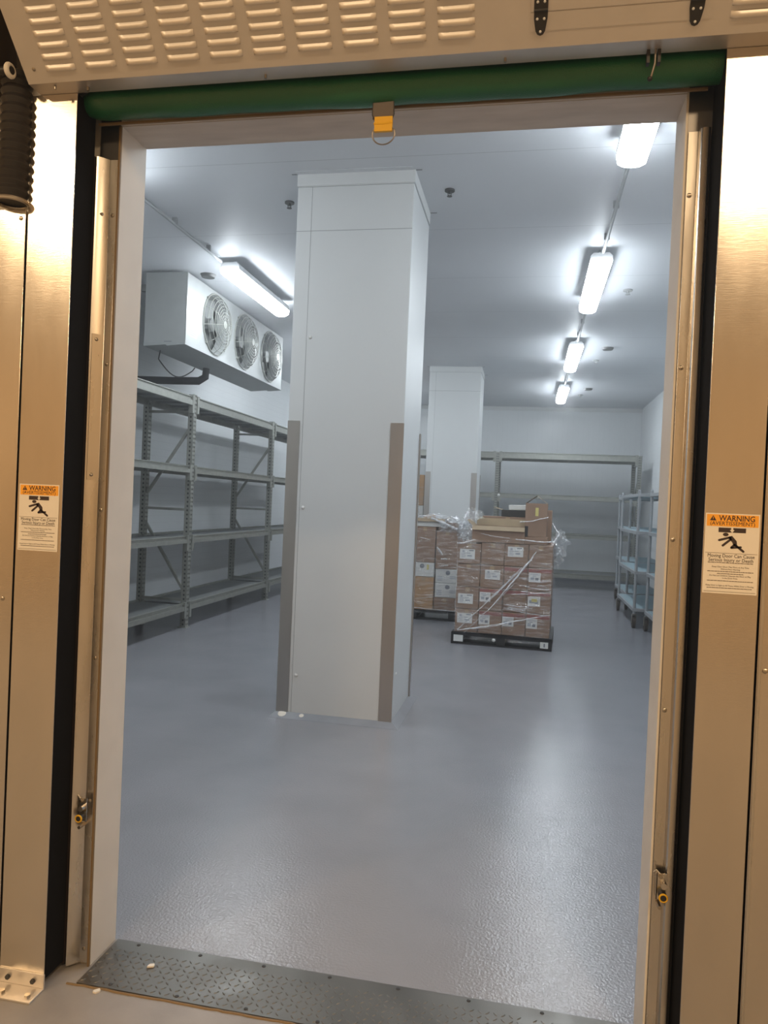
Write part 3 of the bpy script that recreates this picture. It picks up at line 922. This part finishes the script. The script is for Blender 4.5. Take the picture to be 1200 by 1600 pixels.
def crumple(par, c, r, sc, seed):
    import bmesh
    from mathutils import noise
    bm = bmesh.new()
    bmesh.ops.create_icosphere(bm, subdivisions=4, radius=1)
    for v in bm.verts:
        n = noise.noise(v.co*2.1+Vector((seed, 0, 0)))*.9+noise.noise(v.co*5.5+Vector((0, seed, 0)))*.55+noise.noise(v.co*11+Vector((0, 0, seed)))*.3
        k = max(.25, 1+n)*r
        v.co = Vector((v.co.x*sc[0], v.co.y*sc[1], v.co.z*sc[2]))*k+Vector(c)
    me = bpy.data.meshes.new('crumpled_film')
    bm.to_mesh(me); bm.free()
    me.materials.append(m_filmc)
    o = bpy.data.objects.new('crumpled_film', me); COL.objects.link(o); o.parent = par
    return o
rnd = random.Random(3)
fw = film_wrap(1.10, 1.0, .06, 1.235, w1(0, .02), A1, 'clear stretch wrap with diagonal twisted strands around the front pallet load', 2)
y = -.03
for (a, c, r) in (((-.50, .17), (.30, 1.02), .006), ((-.42, .14), (.12, .74), .004), ((-.15, .42), (.36, 1.12), .007), ((-.20, .50), (.20, .93), .005), ((-.02, .60), (.33, 1.06), .006),
                  ((-.50, .16), (.545, .42), .007), ((-.45, .17), (.10, .29), .004), ((.10, .62), (.54, .68), .004), ((-.54, .90), (-.2, .88), .003), ((.02, .46), (.5, .40), .004), ((.0, .44), (.3, .48), .003),
                  ((-.1, .58), (.12, .86), .004), ((.22, .80), (.5, .79), .003), ((.25, .72), (.52, .70), .004), ((.2, .66), (.54, .66), .003), ((.05, .50), (.30, .49), .005), ((.08, .47), (.26, .45), .004), ((-.35, .38), (-.1, .36), .002), ((.05, .7), (.25, .98), .004), ((-.28, 1.30), (.05, 1.26), .003)):  # the short level strands imitate glints on the film
    rope_glint(fw, [(a[0], y, a[1]), ((a[0]+c[0])/2, y-.008, (a[1]+c[1])/2-.01), (c[0], y, c[1])], r, rnd)
for k in range(26):  # tiny white strands added in place of lamp glints
    zz_ = rnd.choice((.46, .49, .66, .72, .80, .31)); xx_ = rnd.uniform(.0, .44); l_ = rnd.uniform(.04, .12); zz_ += rnd.uniform(-.03, .03)
    rope_glint(fw, [(xx_, y-.002, zz_), (xx_+l_, y-.003, zz_+rnd.uniform(-.012, .012))], .0025, rnd)
rope_glint(fw, [(.16, .0, 1.45), (.3, -.01, 1.47), (.47, .02, 1.52)], .006, rnd)
rope_glint(fw, [(.12, 0, 1.25), (.4, -.02, 1.235), (.545, .02, 1.24)], .007, rnd)
rope_glint(fw, [(-.55, .0, 1.17), (-.47, -.02, 1.18), (-.36, -.01, 1.215)], .008, rnd)
rope_glint(fw, [(.54, 0, 1.23), (.6, .05, 1.33), (.52, .1, 1.45)], .008, rnd)
crumple(fw, (.595, .15, 1.22), .08, (1.0, 1.1, 1.5), 3.1)
crumple(fw, (.60, .2, 1.05), .045, (.8, 1, 2.2), 5.1)
crumple(fw, (-.44, .12, 1.27), .07, (1.0, 1, 1.4), 8.1)
crumple(fw, (-.42, .3, 1.50), .07, (1.3, 1, 1.0), 9.7)
fw2 = film_wrap(1.22, 1.0, .10, 1.28, (-1.52, 10.32, 0), 0, 'clear stretch wrap around the middle pallet load, bunched at its top', 5)
for (a, c, r) in (((-.1, .17), (.58, .15), .006), ((.1, .30), (.3, .34), .004), ((.30, 1.02), (.38, .92), .016), ((.36, .86), (.44, .87), .012), ((.34, .76), (.46, .78), .009), ((.05, 1.15), (.2, 1.12), .005)):
    rope_glint(fw2, [(a[0], -.03, a[1]), (c[0], -.035, c[1])], r, rnd)
rope_glint(fw2, [(.2, .0, 1.42), (.38, -.03, 1.36), (.56, -.0, 1.28)], .02, rnd)
rope_glint(fw2, [(.0, .0, 1.44), (.2, -.03, 1.45), (.33, -.0, 1.42)], .01, rnd)
crumple(fw2, (.50, .05, 1.34), .12, (1.5, .9, .75), 1.3)
crumple(fw2, (.66, .0, 1.27), .09, (.9, .9, 1.1), 2.3)
crumple(fw2, (.26, .1, 1.44), .06, (2.4, 1, .6), 4.3)
fw3 = film_wrap(1.12, .94, .10, 1.95, (-2.40, 13.2, 0), 0, 'clear stretch wrap around the tall stack behind the distant pillar', 9)

# ------------------------------------------------------------------ door surround, outside
FY = 2.13
def add_screw(par, x, y, z, n=(0, -1, 0), r=.0075, mt=None):
    return obj('screw', MB().dome((x, y, z), n, r, .004, 10).box(x-r*.7, x+r*.7, y-.0048, y-.0038, z-.0008, z+.0008), mt or m_screw, par, smooth=True)

# left side column (front sheet, outer side, black block as painted shade in the slot toward the opening)
t = thing('side_column', 'brushed steel side column of the roll-up door, left of the opening', 'door column', (-1.53, FY, 0))
cx = -1.53
obj('front_sheet', MB().box(-1.612-cx, -1.452-cx, 0, .003, .045, 2.849), m_steel, t, bevel=.0012)
obj('side_sheet', MB().box(-1.612-cx, -1.609-cx, .003, .149, .045, 2.849), m_steel, t)
obj('slot_shade', MB().box(-1.60-cx, -1.4535-cx, .004, .105, .03, 2.849), m_black, t)
obj('rubber_seal', MB().box(-1.60-cx, -1.4535-cx, .105, .135, .02, 2.70), m_brownrub, t)
ft = MB()
ft.box(-1.612-cx, -1.448-cx, -.006, .0, .006, .05); ft.box(-1.612-cx, -1.448-cx, -.075, 0, 0, .006)
fo = obj('foot_bracket', ft, m_hood, t, bevel=.001)
for x in (-1.575, -1.485):
    obj('bolt', MB().cyl((x-cx, -.014, .027), (x-cx, -.006, .027), .008, 6), m_dark, fo)
    obj('bolt', MB().cyl((x-cx+.012, -.05, .006), (x-cx+.012, -.05, .014), .010, 6), m_screw, fo)
# left cabinet beside it
t = thing('motor_cabinet', 'brushed steel cabinet panel at the left edge beside the door column', 'cabinet', (-1.85, FY, 0))
cx = -1.85
obj('front_sheet', MB().box(-2.15-cx, -1.618-cx, -.002, .002, .03, 2.49), m_steel, t, bevel=.0012)
obj('body', MB().box(-2.15-cx, -1.620-cx, .003, .149, .0, 2.485), m_steel, t)
add_screw(t, -1.635-cx, -.002, 2.46); add_screw(t, -1.65-cx, -.002, 1.24)
# right column
t = thing('side_column', 'brushed steel side column of the roll-up door, right of the opening', 'door column', (.53, FY, 0))
cx = .53
obj('front_sheet', MB().box(.463-cx, .607-cx, 0, .003, .045, 2.849), m_steel, t, bevel=.0012)
obj('side_sheet', MB().box(.604-cx, .607-cx, .003, .149, .045, 2.849), m_steel, t)
obj('slot_shade', MB().box(.4645-cx, .60-cx, .004, .149, .03, 2.849), m_black, t)  # solid black block painted as the shade inside the slot
obj('foot_bracket', MB().box(.463-cx, .607-cx, -.006, 0, .006, .05).box(.463-cx, .607-cx, -.075, 0, 0, .006), m_steel, t)
t = thing('side_cabinet', 'brushed steel panel at the right edge beside the door column', 'cabinet', (.9, FY, 0))
cx = .9
obj('front_sheet', MB().box(.612-cx, 1.2-cx, -.002, .002, .03, 2.849), m_steel, t, bevel=.0012)
obj('body', MB().box(.614-cx, 1.2-cx, .003, .149, 0, 2.845), m_steel, t)
obj('hem_strip', MB().box(.614-cx, .622-cx, -.005, -.002, .03, 2.849), m_steel2, t, bevel=.001)
add_screw(t, .632-cx, -.002, 1.2)

# guides at the jambs
def guide(side):
    s = 1 if side == 'left' else -1
    x0 = -1.3885 if side == 'left' else .4005     # inner edge
    lb = {'left': 'narrow bent steel door guide with screws on the left jamb', 'right': 'narrow bent steel door guide with screws on the right jamb'}[side]
    t = thing('door_guide', lb, 'door guide', (x0, YW-.012, 0))
    top = 2.70
    if side == 'left':
        prof = [(0, .0), (-.026, -.002), (-.029, -.006), (-.050, -.030), (-.057, -.034), (-.060, -.028), (-.060, .012), (0, .012)]
    else:
        prof = [(0, 0), (.027, -.001), (.029, -.008), (.031, -.020), (.034, -.024), (.050, -.025), (.056, -.022), (.056, .012), (0, .012)]
    obj('channel', MB().prism(prof, 'z', .012, top), m_steel2, t, bevel=.0008)
    xs = -.012 if side == 'left' else .010
    bp = (-.070, .001) if side == 'left' else (-.001, .066)
    obj('back_plate', MB().box(bp[0], bp[1], .006, .012, .012, 2.95), m_shadest, t)  # painted dark where the hood's reflection and the roll's shade fall
    for z in (2.516, 2.022, 1.536, 1.04, .56, .06) if side == 'left' else (2.518, 2.025, 1.531, 1.038, .56):
        add_screw(t, xs, -.001, z, r=.007)
    if side == 'left':
        add_screw(t, -.04, -.019, 2.514, (-.0+.5, -.8, 0), .006)
        lp = MB().box(-.004, 0, 0, .03, 1.640, 2.115)
        o = obj('splice_strip', MB().add([], []) or MB().prism([(-.030, -.0095), (-.049, -.0325), (-.051, -.0315), (-.032, -.0085)], 'z', 1.635, 2.118), m_steel2, t)
        for z in (1.652, 2.10): obj('screw', MB().dome((-.040, -.022, z), (.6, -.8, 0), .006, .004), m_screw, o, smooth=True)
    # photo eye low on the guide
    zc = .522
    px = -.022 if side == 'left' else .020
    br = obj('photo_eye_bracket', MB().box(px-.014, px+.016, -.028, -.025, zc-.02, zc+.055).box(px-.014, px-.012, -.028, -.002, zc-.02, zc+.055), m_steel2, t)
    obj('photo_eye', MB().cyl((px+.002, -.052, zc-.004), (px+.002, -.026, zc-.004), .011, 16), m_blk, br, smooth=True)
    n = 20
    obj('yellow_ring', MB().tube([(px+.002+.0105*math.cos(2*PI*k/n), -.050, zc-.004+.0105*math.sin(2*PI*k/n)) for k in range(n)], .0028, 8, closed=True), m_yellow, br, smooth=True)
    obj('lens_tube', MB().cyl((px+.004, -.045, zc+.026), (px+.004, -.028, zc+.026), .009, 12), m_steel2, br, smooth=True)
    obj('bolt', MB().cyl((px-.004, -.036, zc+.048), (px-.004, -.028, zc+.048), .006, 6), m_screw, br)
    obj('bolt', MB().cyl((px-.004, -.036, zc-.040), (px-.004, -.002, zc-.040), .006, 6), m_screw, br)
    obj('wire', MB().tube([(px-.006, -.03, zc+.055), (px-.016, -.028, zc+.065), (px-.02, -.01, zc+.05)], .0015, 6), m_caulk, br)
guide('left'); guide('right')

# hood
HX0, HX1 = -1.581, .615
e0 = Vector((0, 2.07, 2.85)); sd = Vector((0, -.6788, .7343)); nd = Vector((0, -.7343, -.6788))   # slope up, outward normal
def HP(x, s, n=0.0):
    return tuple(Vector((x, 0, 0))+e0+sd*s+nd*n)
hood = thing('door_hood', 'large louvered sheet metal hood above the doorway', 'door hood', (0, 0, 0))
prof = [(2.07, 2.85), (2.07-.6788*.36, 2.85+.7343*.36), (1.826, 3.45), (2.07, 3.70), (2.279, 3.70), (2.279, 2.99), (2.24, 2.99), (2.24, 3.6), (2.09, 3.6), (1.90, 3.4), (1.90, 3.13), (2.135, 2.863), (2.135, 2.85)]
b = MB()
SL = .36
b.add([HP(HX0, 0), HP(HX1, 0), HP(HX1, SL), HP(HX0, SL)], [(0, 1, 2, 3)])
b.add([(HX0, 1.826, 3.114), (HX1, 1.826, 3.114), (HX1, 1.826, 3.45), (HX0, 1.826, 3.45)], [(0, 1, 2, 3)])
# louvers
def louver(b, xc, s0, w, hgt=.0155, mi=0, ht=.0075):
    nx, ns = 12, 5
    vs = []
    for i in range(nx+1):
        u_ = i/nx; x = xc-w/2+w*u_
        ef = min(1, math.sin(PI*min(u_, 1-u_)*min(6, w/.016))) if min(u_, 1-u_) < .5/min(6, w/.016) else 1
        for j in range(ns+1):
            v = j/ns
            hh = math.sin(PI*(1-(1-v)*.62))*ht*max(ef, 0) if v > 0 else math.sin(PI*.38)*ht*max(ef, 0)
            vs.append(HP(x, s0-hgt/2+hgt*v, .0006+hh))
        vs.append(HP(x, s0-hgt/2-.0008, .0003))
    st = ns+2
    fs = []
    for i in range(nx):
        for j in range(ns): fs.append((i*st+j, (i+1)*st+j, (i+1)*st+j+1, i*st+j+1))
        fs.append((i*st+ns+1, (i+1)*st+ns+1, (i+1)*st, i*st))
    o_ = len(b.v)
    b.v += vs
    for f in fs:
        j = f[0] % st
        b.f.append([q+o_ for q in f]); b.m.append(1 if f[0] % st == ns+1 else 0)  # lower lip faces painted dark as shade in the louver slot
for c in range(10):
    xc = -1.454+.1337*c
    for r in range(8): louver(b, xc, .040+.0300*r+(.0006*c), .100)
for r in range(4): louver(b, .52, .0445+.0275*r, .145, .0155)
for (xc, r0) in ((.16, 0),):
    for r in range(4): louver(b, xc, .118+.03*r, .14)
me = obj('front_sheet', b, [m_hood, m_dark], hood, smooth=True)
me.data.set_sharp_from_angle(angle=.9)
# flap panel lines
s = MB()
def strip(x0, x1, s0, s1, n0=.0004, n1=.001, mi=0):
    P = [HP(x0, s0, n1), HP(x1, s0, n1), HP(x1, s1, n1), HP(x0, s1, n1), HP(x0, s0, n0), HP(x1, s0, n0), HP(x1, s1, n0), HP(x0, s1, n0)]
    return (P, [(0, 1, 2, 3), (7, 6, 5, 4), (0, 4, 5, 1), (1, 5, 6, 2), (2, 6, 7, 3), (3, 7, 4, 0)])
b = MB(); b.add(*strip(-.053, .40, .084, .345, .0004, .004))
obj('access_flap', b, m_hood, hood, bevel=.0005)
b = MB(); b.add(*strip(-.053, .40, .0395, .0815, .0002, .0025)); obj('flap_frame', b, m_hood, hood)
b = MB()
b.quad((HX0, 2.07, 2.85), (HX1, 2.07, 2.85), (HX1, 2.132, 2.8495), (HX0, 2.132, 2.8495))
b.box(HX0, HX1, 2.129, 2.132, 2.8495, 2.90)
obj('underside_sheet', b, m_hood, hood)
b = MB()
for x in (HX0, HX1):
    P = [(x, y, z) for (y, z) in [(2.07, 2.85), (1.826, 3.114), (1.826, 3.45), (2.07, 3.70), (2.279, 3.70), (2.279, 2.86)]]
    b.add(P, [tuple(range(6))])
obj('end_sheet', b, m_hood, hood)
b = MB(); b.quad((HX0, 1.826, 3.45), (HX1, 1.826, 3.45), (HX1, 2.07, 3.70), (HX0, 2.07, 3.70)); b.quad((HX0, 2.07, 3.70), (HX1, 2.07, 3.70), (HX1, 2.279, 3.70), (HX0, 2.279, 3.70))
obj('top_sheet', b, m_hood, hood)
for x in (-1.50, -1.40, -.82, -.12):
    obj('pop_rivet', MB().cyl((x, 2.085+(.02 if x > -1.45 else 0), 2.838), (x, 2.085+(.02 if x > -1.45 else 0), 2.8495), .004, 8), m_screw, hood)
obj('pop_rivet', MB().dome(HP(-1.545, .04, .0005), nd, .006, .003), m_screw, hood, smooth=True)
def hinge(x, s):
    b = MB()
    vs = []
    w1_, w2 = .018, .0125
    outl = [(-w1_, .075), (w1_, .075), (w1_, .0), (w1_*.97, -.02), (w2, -.048), (w2*.6, -.056), (0, -.059), (-w2*.6, -.056), (-w2, -.048), (-w1_*.97, -.02), (-w1_, 0)]
    n = len(outl)
    vs = [HP(x+a, s+q, .0075) for a, q in outl]+[HP(x+a, s+q, .0006) for a, q in outl]
    b.add(vs, [tuple(range(n)), tuple(range(n, 2*n))]+[(i, (i+1) % n, n+(i+1) % n, n+i) for i in range(n)])
    h_ = obj('hinge', b, m_blk, hood, bevel=.001, label='black hinge')
    obj('knuckle', MB().tube([HP(x-w1_, s, .009), HP(x+w1_, s, .009)], .0035, 10), m_dark, h_, smooth=True)
    for (a, q) in ((-.009, .018), (.009, .018), (-.009, -.020), (.009, -.020), (0, -.049), (-.009, .05), (.009, .05)):
        obj('screw', MB().dome(HP(x+a, s+q, .0075), nd, .0035, .002), m_paper, h_, smooth=True)
hinge(-.027, .088); hinge(.363, .084)

# curtain bottom edge, a padded green roll, with its pull tab
t = thing('door_curtain', 'rolled up green vinyl door curtain hanging under the hood', 'door curtain', (-.49, 2.2, 2.842))
pts = []; rs = []
n = 48
for k in range(n+1):
    x = -1.466+1.944*k/n
    pts.append((x+.49, 0.0, .0015*math.sin(k*.5)+.003*math.sin(k*.13+1)))
    rs.append(.0465+.0012*math.sin(k*.9))
rs[0] = .030; rs[1] = .044
obj('padded_edge', MB().tube(pts, rs, 40), m_green, t, smooth=True)
obj('curtain_sheet', MB().box(-.97, .95, .02, .028, .03, .5), m_green, t)
obj('edge_band', MB().box(-.95, .93, .03, .036, -.046, -.038), m_seal, t)
tb = MB()
x0, x1 = -.51+.49, -.448+.49
tb.box(x0, x1, -.012, -.008, -.098, -.03, 0)
tab = obj('pull_tab', tb, m_greyweb, t, label='dark grey webbing tab')
obj('edge_stitching', MB().tube([(x0, -.011, -.045), (x0-.001, -.011, -.085), (x0+.008, -.013, -.105)], .0018, 6).tube([(x1, -.011, -.045), (x1+.003, -.011, -.085), (x1-.002, -.013, -.1)], .0018, 6), m_blk, tab)
obj('yellow_loop', MB().tube([(x0+.006, -.018, -.115), (x0+.035, -.018, -.116), (x1+.001, -.018, -.113)], .004, 8).box(x0+.008, x1, -.020, -.010, -.138, -.095), m_yellow, tab, label='yellow webbing loop')
cxr, czr, rr = (x0+x1)/2+.005, -.145, .034
obj('pull_ring', MB().tube([(cxr+rr*math.cos(a), -.015, czr+rr*math.sin(a)*.92) for a in [PI*1.0-.35+(PI+.7)*k/24 for k in range(25)]]+[(cxr+.02, -.015, czr+.022), (cxr-.02, -.015, czr+.022)], .0022, 8, closed=True), m_zinc, tab, smooth=True, label='grey metal ring')

# black hook strap over the curtain
t = thing('hanging_hook', 'dark hooked strap hanging from the hood in front of the green curtain', 'hook', (.275, 2.11, 2.849))
obj('strap', MB().box(-.018, -.010, 0, .02, -.035, 0).box(.010, .018, 0, .02, -.035, 0), m_blk, t)
obj('rod', MB().tube([(.004, .0, 0), (.003, -.002, -.04), (-.004, 0, -.07), (-.008, .004, -.078)], .003, 8), m_zinc, t, smooth=True)
obj('hook_tip', MB().dome((-.008, -.002, -.08), (0, -1, -.3), .007, .008).dome((-.008, -.002, -.08), (0, 1, .3), .007, .008), m_blk, t, smooth=True)

# corrugated hose at the far left
t = thing('corrugated_hose', 'black corrugated hose rising from the cabinet at the left edge', 'hose', (-1.665, 2.12, 2.49))
pts = []; rs = []
N_ = 84
for k in range(N_+1):
    z = .02+.40*k/N_
    pts.append((-.0+.006*math.sin(k*.03), .0, z)); rs.append(.047+.0035*math.cos(k*2*PI/6)-.003*k/N_)
obj('bellows', MB().tube(pts, rs, 28), m_rubber, t, smooth=True)
n = 28
obj('clamp_ring', MB().tube([(.050*math.cos(2*PI*k/n), .050*math.sin(2*PI*k/n), .018) for k in range(n)], .007, 8, closed=True), m_steel2, t, smooth=True, label='shiny metal clamp')
t = thing('cable_pipe', 'black pipe with a pale ring entering beside the hood at the upper left', 'pipe', (-1.645, 2.05, 2.885))
obj('pipe', MB().cyl((-.4, 0, .02), (.02, 0, 0), .012, 12), m_rubber, t, smooth=True)
obj('collar_ring', MB().tube([(.012, .016*math.cos(2*PI*k/n), .016*math.sin(2*PI*k/n)) for k in range(n)], .008, 10, closed=True), m_caulk, t, smooth=True, label='pale plastic ring')
o = obj('dark_duct', MB().cyl((-1.85, 2.13, 2.92), (-1.85, 2.13, 3.9), .14, 24), m_brownrub, smooth=True)
tag(o, 'dark round duct rising behind the hood at the upper left corner', 'duct')

# ------------------------------------------------------------------ threshold plate
t = thing('threshold_plate', 'grey diamond plate metal sill on the floor across the doorway', 'threshold', (-.494, 2.18, 0))
cx = -.494
b = MB().box(-1.368-cx, .39-cx, 0, .25, 0, .006)
plate = obj('plate', b, m_dia, t)
lg = MB()
px_ = .0245
for i in range(int(1.74/px_)):
    for j in range(int(.22/px_)):
        x = -1.355-cx+i*px_; y = .018+j*px_
        d = 1 if (i+j) % 2 == 0 else -1
        if random.random() < .02: continue
        c_, s_ = math.cos(d*PI/4), math.sin(d*PI/4)
        L_, W_ = .0105, .0036
        vs = [(x+c_*a-s_*q, y+s_*a+c_*q, z) for (a, q, z) in ((-L_, 0, .006), (0, -W_, .006), (L_, 0, .006), (0, W_, .006), (-L_*.45, 0, .0082), (L_*.45, 0, .0082))]
        lg.add(vs, [(0, 1, 4), (1, 5, 4), (1, 2, 5), (2, 3, 5), (3, 4, 5), (3, 0, 4)])
obj('tread_lugs', lg, m_dia, t)
for i in range(8):
    for y in (.246-.012, .018):
        x = -1.279-cx+.232*i+(.02 if y < .1 else 0)
        obj('bolt', MB().dome((x, y, .006), (0, 0, 1), .007, .004), m_dark, t, smooth=True)
obj('edge_sealant', MB().tube([(-1.40-cx+.02*k, -.004+random.uniform(-.002, .002), .001) for k in range(80)], .004, 6), m_seal, t)
def chip(x, y, z, s, lb):
    b = MB(); n = 7
    a = [(s*(.7+.5*random.random())*math.cos(2*PI*k/n), s*.7*(.7+.5*random.random())*math.sin(2*PI*k/n)) for k in range(n)]
    b.prism(a, 'z', 0, s*.4)
    o = obj('debris_chip', b, m_caulk, loc=(x, y, z), rz=.5)
    tag(o, lb, 'debris')
chip(-1.177, 2.313, .0078, .013, 'small white chip lying on the diamond plate sill')
chip(-1.285, 2.163, 0, .013, 'small pale chip on the floor in front of the diamond plate sill')

# ------------------------------------------------------------------ warning signs
DG = None
def text_mesh(name, body, width, size, x, z, y, mt, par, bold=0.0, height=None):
    cu = bpy.data.curves.new('t', 'FONT')
    cu.body = body; cu.size = 1; cu.align_x = 'CENTER'; cu.offset = bold; cu.extrude = 0; cu.resolution_u = 2
    o = bpy.data.objects.new('t', cu); COL.objects.link(o)
    bpy.context.view_layer.update()
    dg = bpy.context.evaluated_depsgraph_get()
    me = bpy.data.meshes.new_from_object(o.evaluated_get(dg))
    bpy.data.objects.remove(o)
    xs = [v.co.x for v in me.vertices]; w = max(xs)-min(xs); xm = (max(xs)+min(xs))/2
    ys_ = [v.co.y for v in me.vertices]
    sx = width/w; sz = size
    for v in me.vertices: v.co = Vector(((v.co.x-xm)*sx+x, y, v.co.y*sz+z))
    me.materials.clear(); me.materials.append(mt)
    ob = bpy.data.objects.new(name, me); COL.objects.link(ob); ob.parent = par
    return ob
def sign(x0, x1, z0, z1, label, lean):
    w, h = x1-x0, z1-z0
    t = thing('warning_sign', label, 'sign', ((x0+x1)/2, FY-.0016, z0))
    t.rotation_euler = (0, lean, 0)
    obj('backing', MB().box(-w/2, w/2, 0, .001, 0, h), m_sign, t)
    k = w*.475
    bn = obj('orange_banner', MB().box(-k, k, -.0004, 0, h*.838, h*.985), m_orange, t)
    y = -.0008
    text_mesh('lettering', 'WARNING', w*.66, h*.098, w*.075, h*.908, y, m_signk, bn, .012)
    text_mesh('lettering', '(AVERTISSEMENT)', w*.82, h*.066, 0, h*.853, y, m_signk, bn, .0)
    tri = MB().prism([(-w*.42, h*.908), (-w*.30, h*.908), (-w*.36, h*.972)], 'y', y, y+.0003)
    tr_ = obj('alert_triangle', tri, m_signk, bn)
    obj('exclamation_mark', MB().prism([(-w*.366, h*.953), (-w*.354, h*.953), (-w*.357, h*.922), (-w*.363, h*.922)], 'y', y-.0003, y), m_orange, tr_)
    pic = MB()
    # closing bar with an arrow cut
    pic.box(-w*.25, -w*.055, y, 0, h*.765, h*.822); pic.box(.0+w*.055, w*.25, y, 0, h*.765, h*.822)
    for sg in (-1, 1):
        pic.prism([(sg*w*.055, h*.822), (sg*w*.02, h*.822), (sg*w*.02, h*.80), (sg*w*.045, h*.795), (sg*w*.006, h*.765), (sg*w*.055, h*.765)], 'y', y, 0)
    U = lambda a, q: (a*w, q*h)
    def limb(p, q, r):
        p, q = Vector((p[0]*w, p[1]*h)), Vector((q[0]*w, q[1]*h)); r *= w
        d = (q-p).normalized(); a0 = math.atan2(d.y, d.x)
        pts = [(q.x+r*math.cos(a0-PI/2+PI*k/8), q.y+r*math.sin(a0-PI/2+PI*k/8)) for k in range(9)]+[(p.x+r*math.cos(a0+PI/2+PI*k/8), p.y+r*math.sin(a0+PI/2+PI*k/8)) for k in range(9)]
        pic.prism(pts, 'y', y, 0)
    n = 16
    pic.prism([(-w*.115+w*.052*math.cos(2*PI*k/n), h*.738+h*.022*math.sin(2*PI*k/n)) for k in range(n)], 'y', y, 0)
    limb((-.23, .665), (-.03, .705), .021); limb((-.16, .60), (-.02, .68), .021)
    pic.prism([U(-.07, .70), U(.0, .725), U(.09, .66), U(.10, .61), U(.085, .585), U(.04, .60), U(.01, .645)], 'y', y, 0)
    limb((.055, .615), (-.0, .578), .022); limb((.0, .575), (.17, .588), .019); limb((.09, .60), (.22, .535), .021)
    obj('pictogram', pic, m_signk, t)
    ln = MB()
    ln.box(-w*.475, w*.475, y, 0, h*.503, h*.506)
    ln.box(-w*.475, w*.475, y, 0, h*.022, h*.025)
    for z, a in ((.382, .42), (.345, .0), (.272, .42), (.245, .24), (.155, .42), (.066, .42)):
        if a: 
            x = -a*w
            while x < a*w-.003:
                l_ = random.uniform(.003, .009); ln.box(x, min(x+l_, a*w), y, 0, h*z, h*(z+.007)); x += l_+.0012
    obj('printed_lines', ln, m_signt, t)
    text_mesh('lettering', 'Moving Door Can Cause', w*.86, h*.062, 0, h*.452, y, m_signt, t)
    text_mesh('lettering', 'Serious Injury or Death', w*.82, h*.062, 0, h*.400, y, m_signt, t)
    text_mesh('lettering', 'Keep Clear! Door May Move at Any Time', w*.68, h*.026, 0, h*.325, y, m_signt, t)
    text_mesh('lettering', 'Without Prior Warning.', w*.36, h*.026, 0, h*.296, y, m_signt, t)
    text_mesh('lettering', 'Do Not Let Children Operate the Door or Play', w*.76, h*.026, 0, h*.215, y, m_signt, t)
    text_mesh('lettering', 'in the Door Area.', w*.28, h*.026, 0, h*.186, y, m_signt, t)
    text_mesh('lettering', 'Keep Door in Sight at All Times While Door is Moving.', w*.88, h*.026, 0, h*.092, y, m_signt, t)
sign(-1.604, -1.462, 1.400, 1.612, 'orange and cream warning sign on the left steel door column', 0)
sign(.466, .602, 1.398, 1.612, 'orange and cream warning sign on the right steel door column', 0)
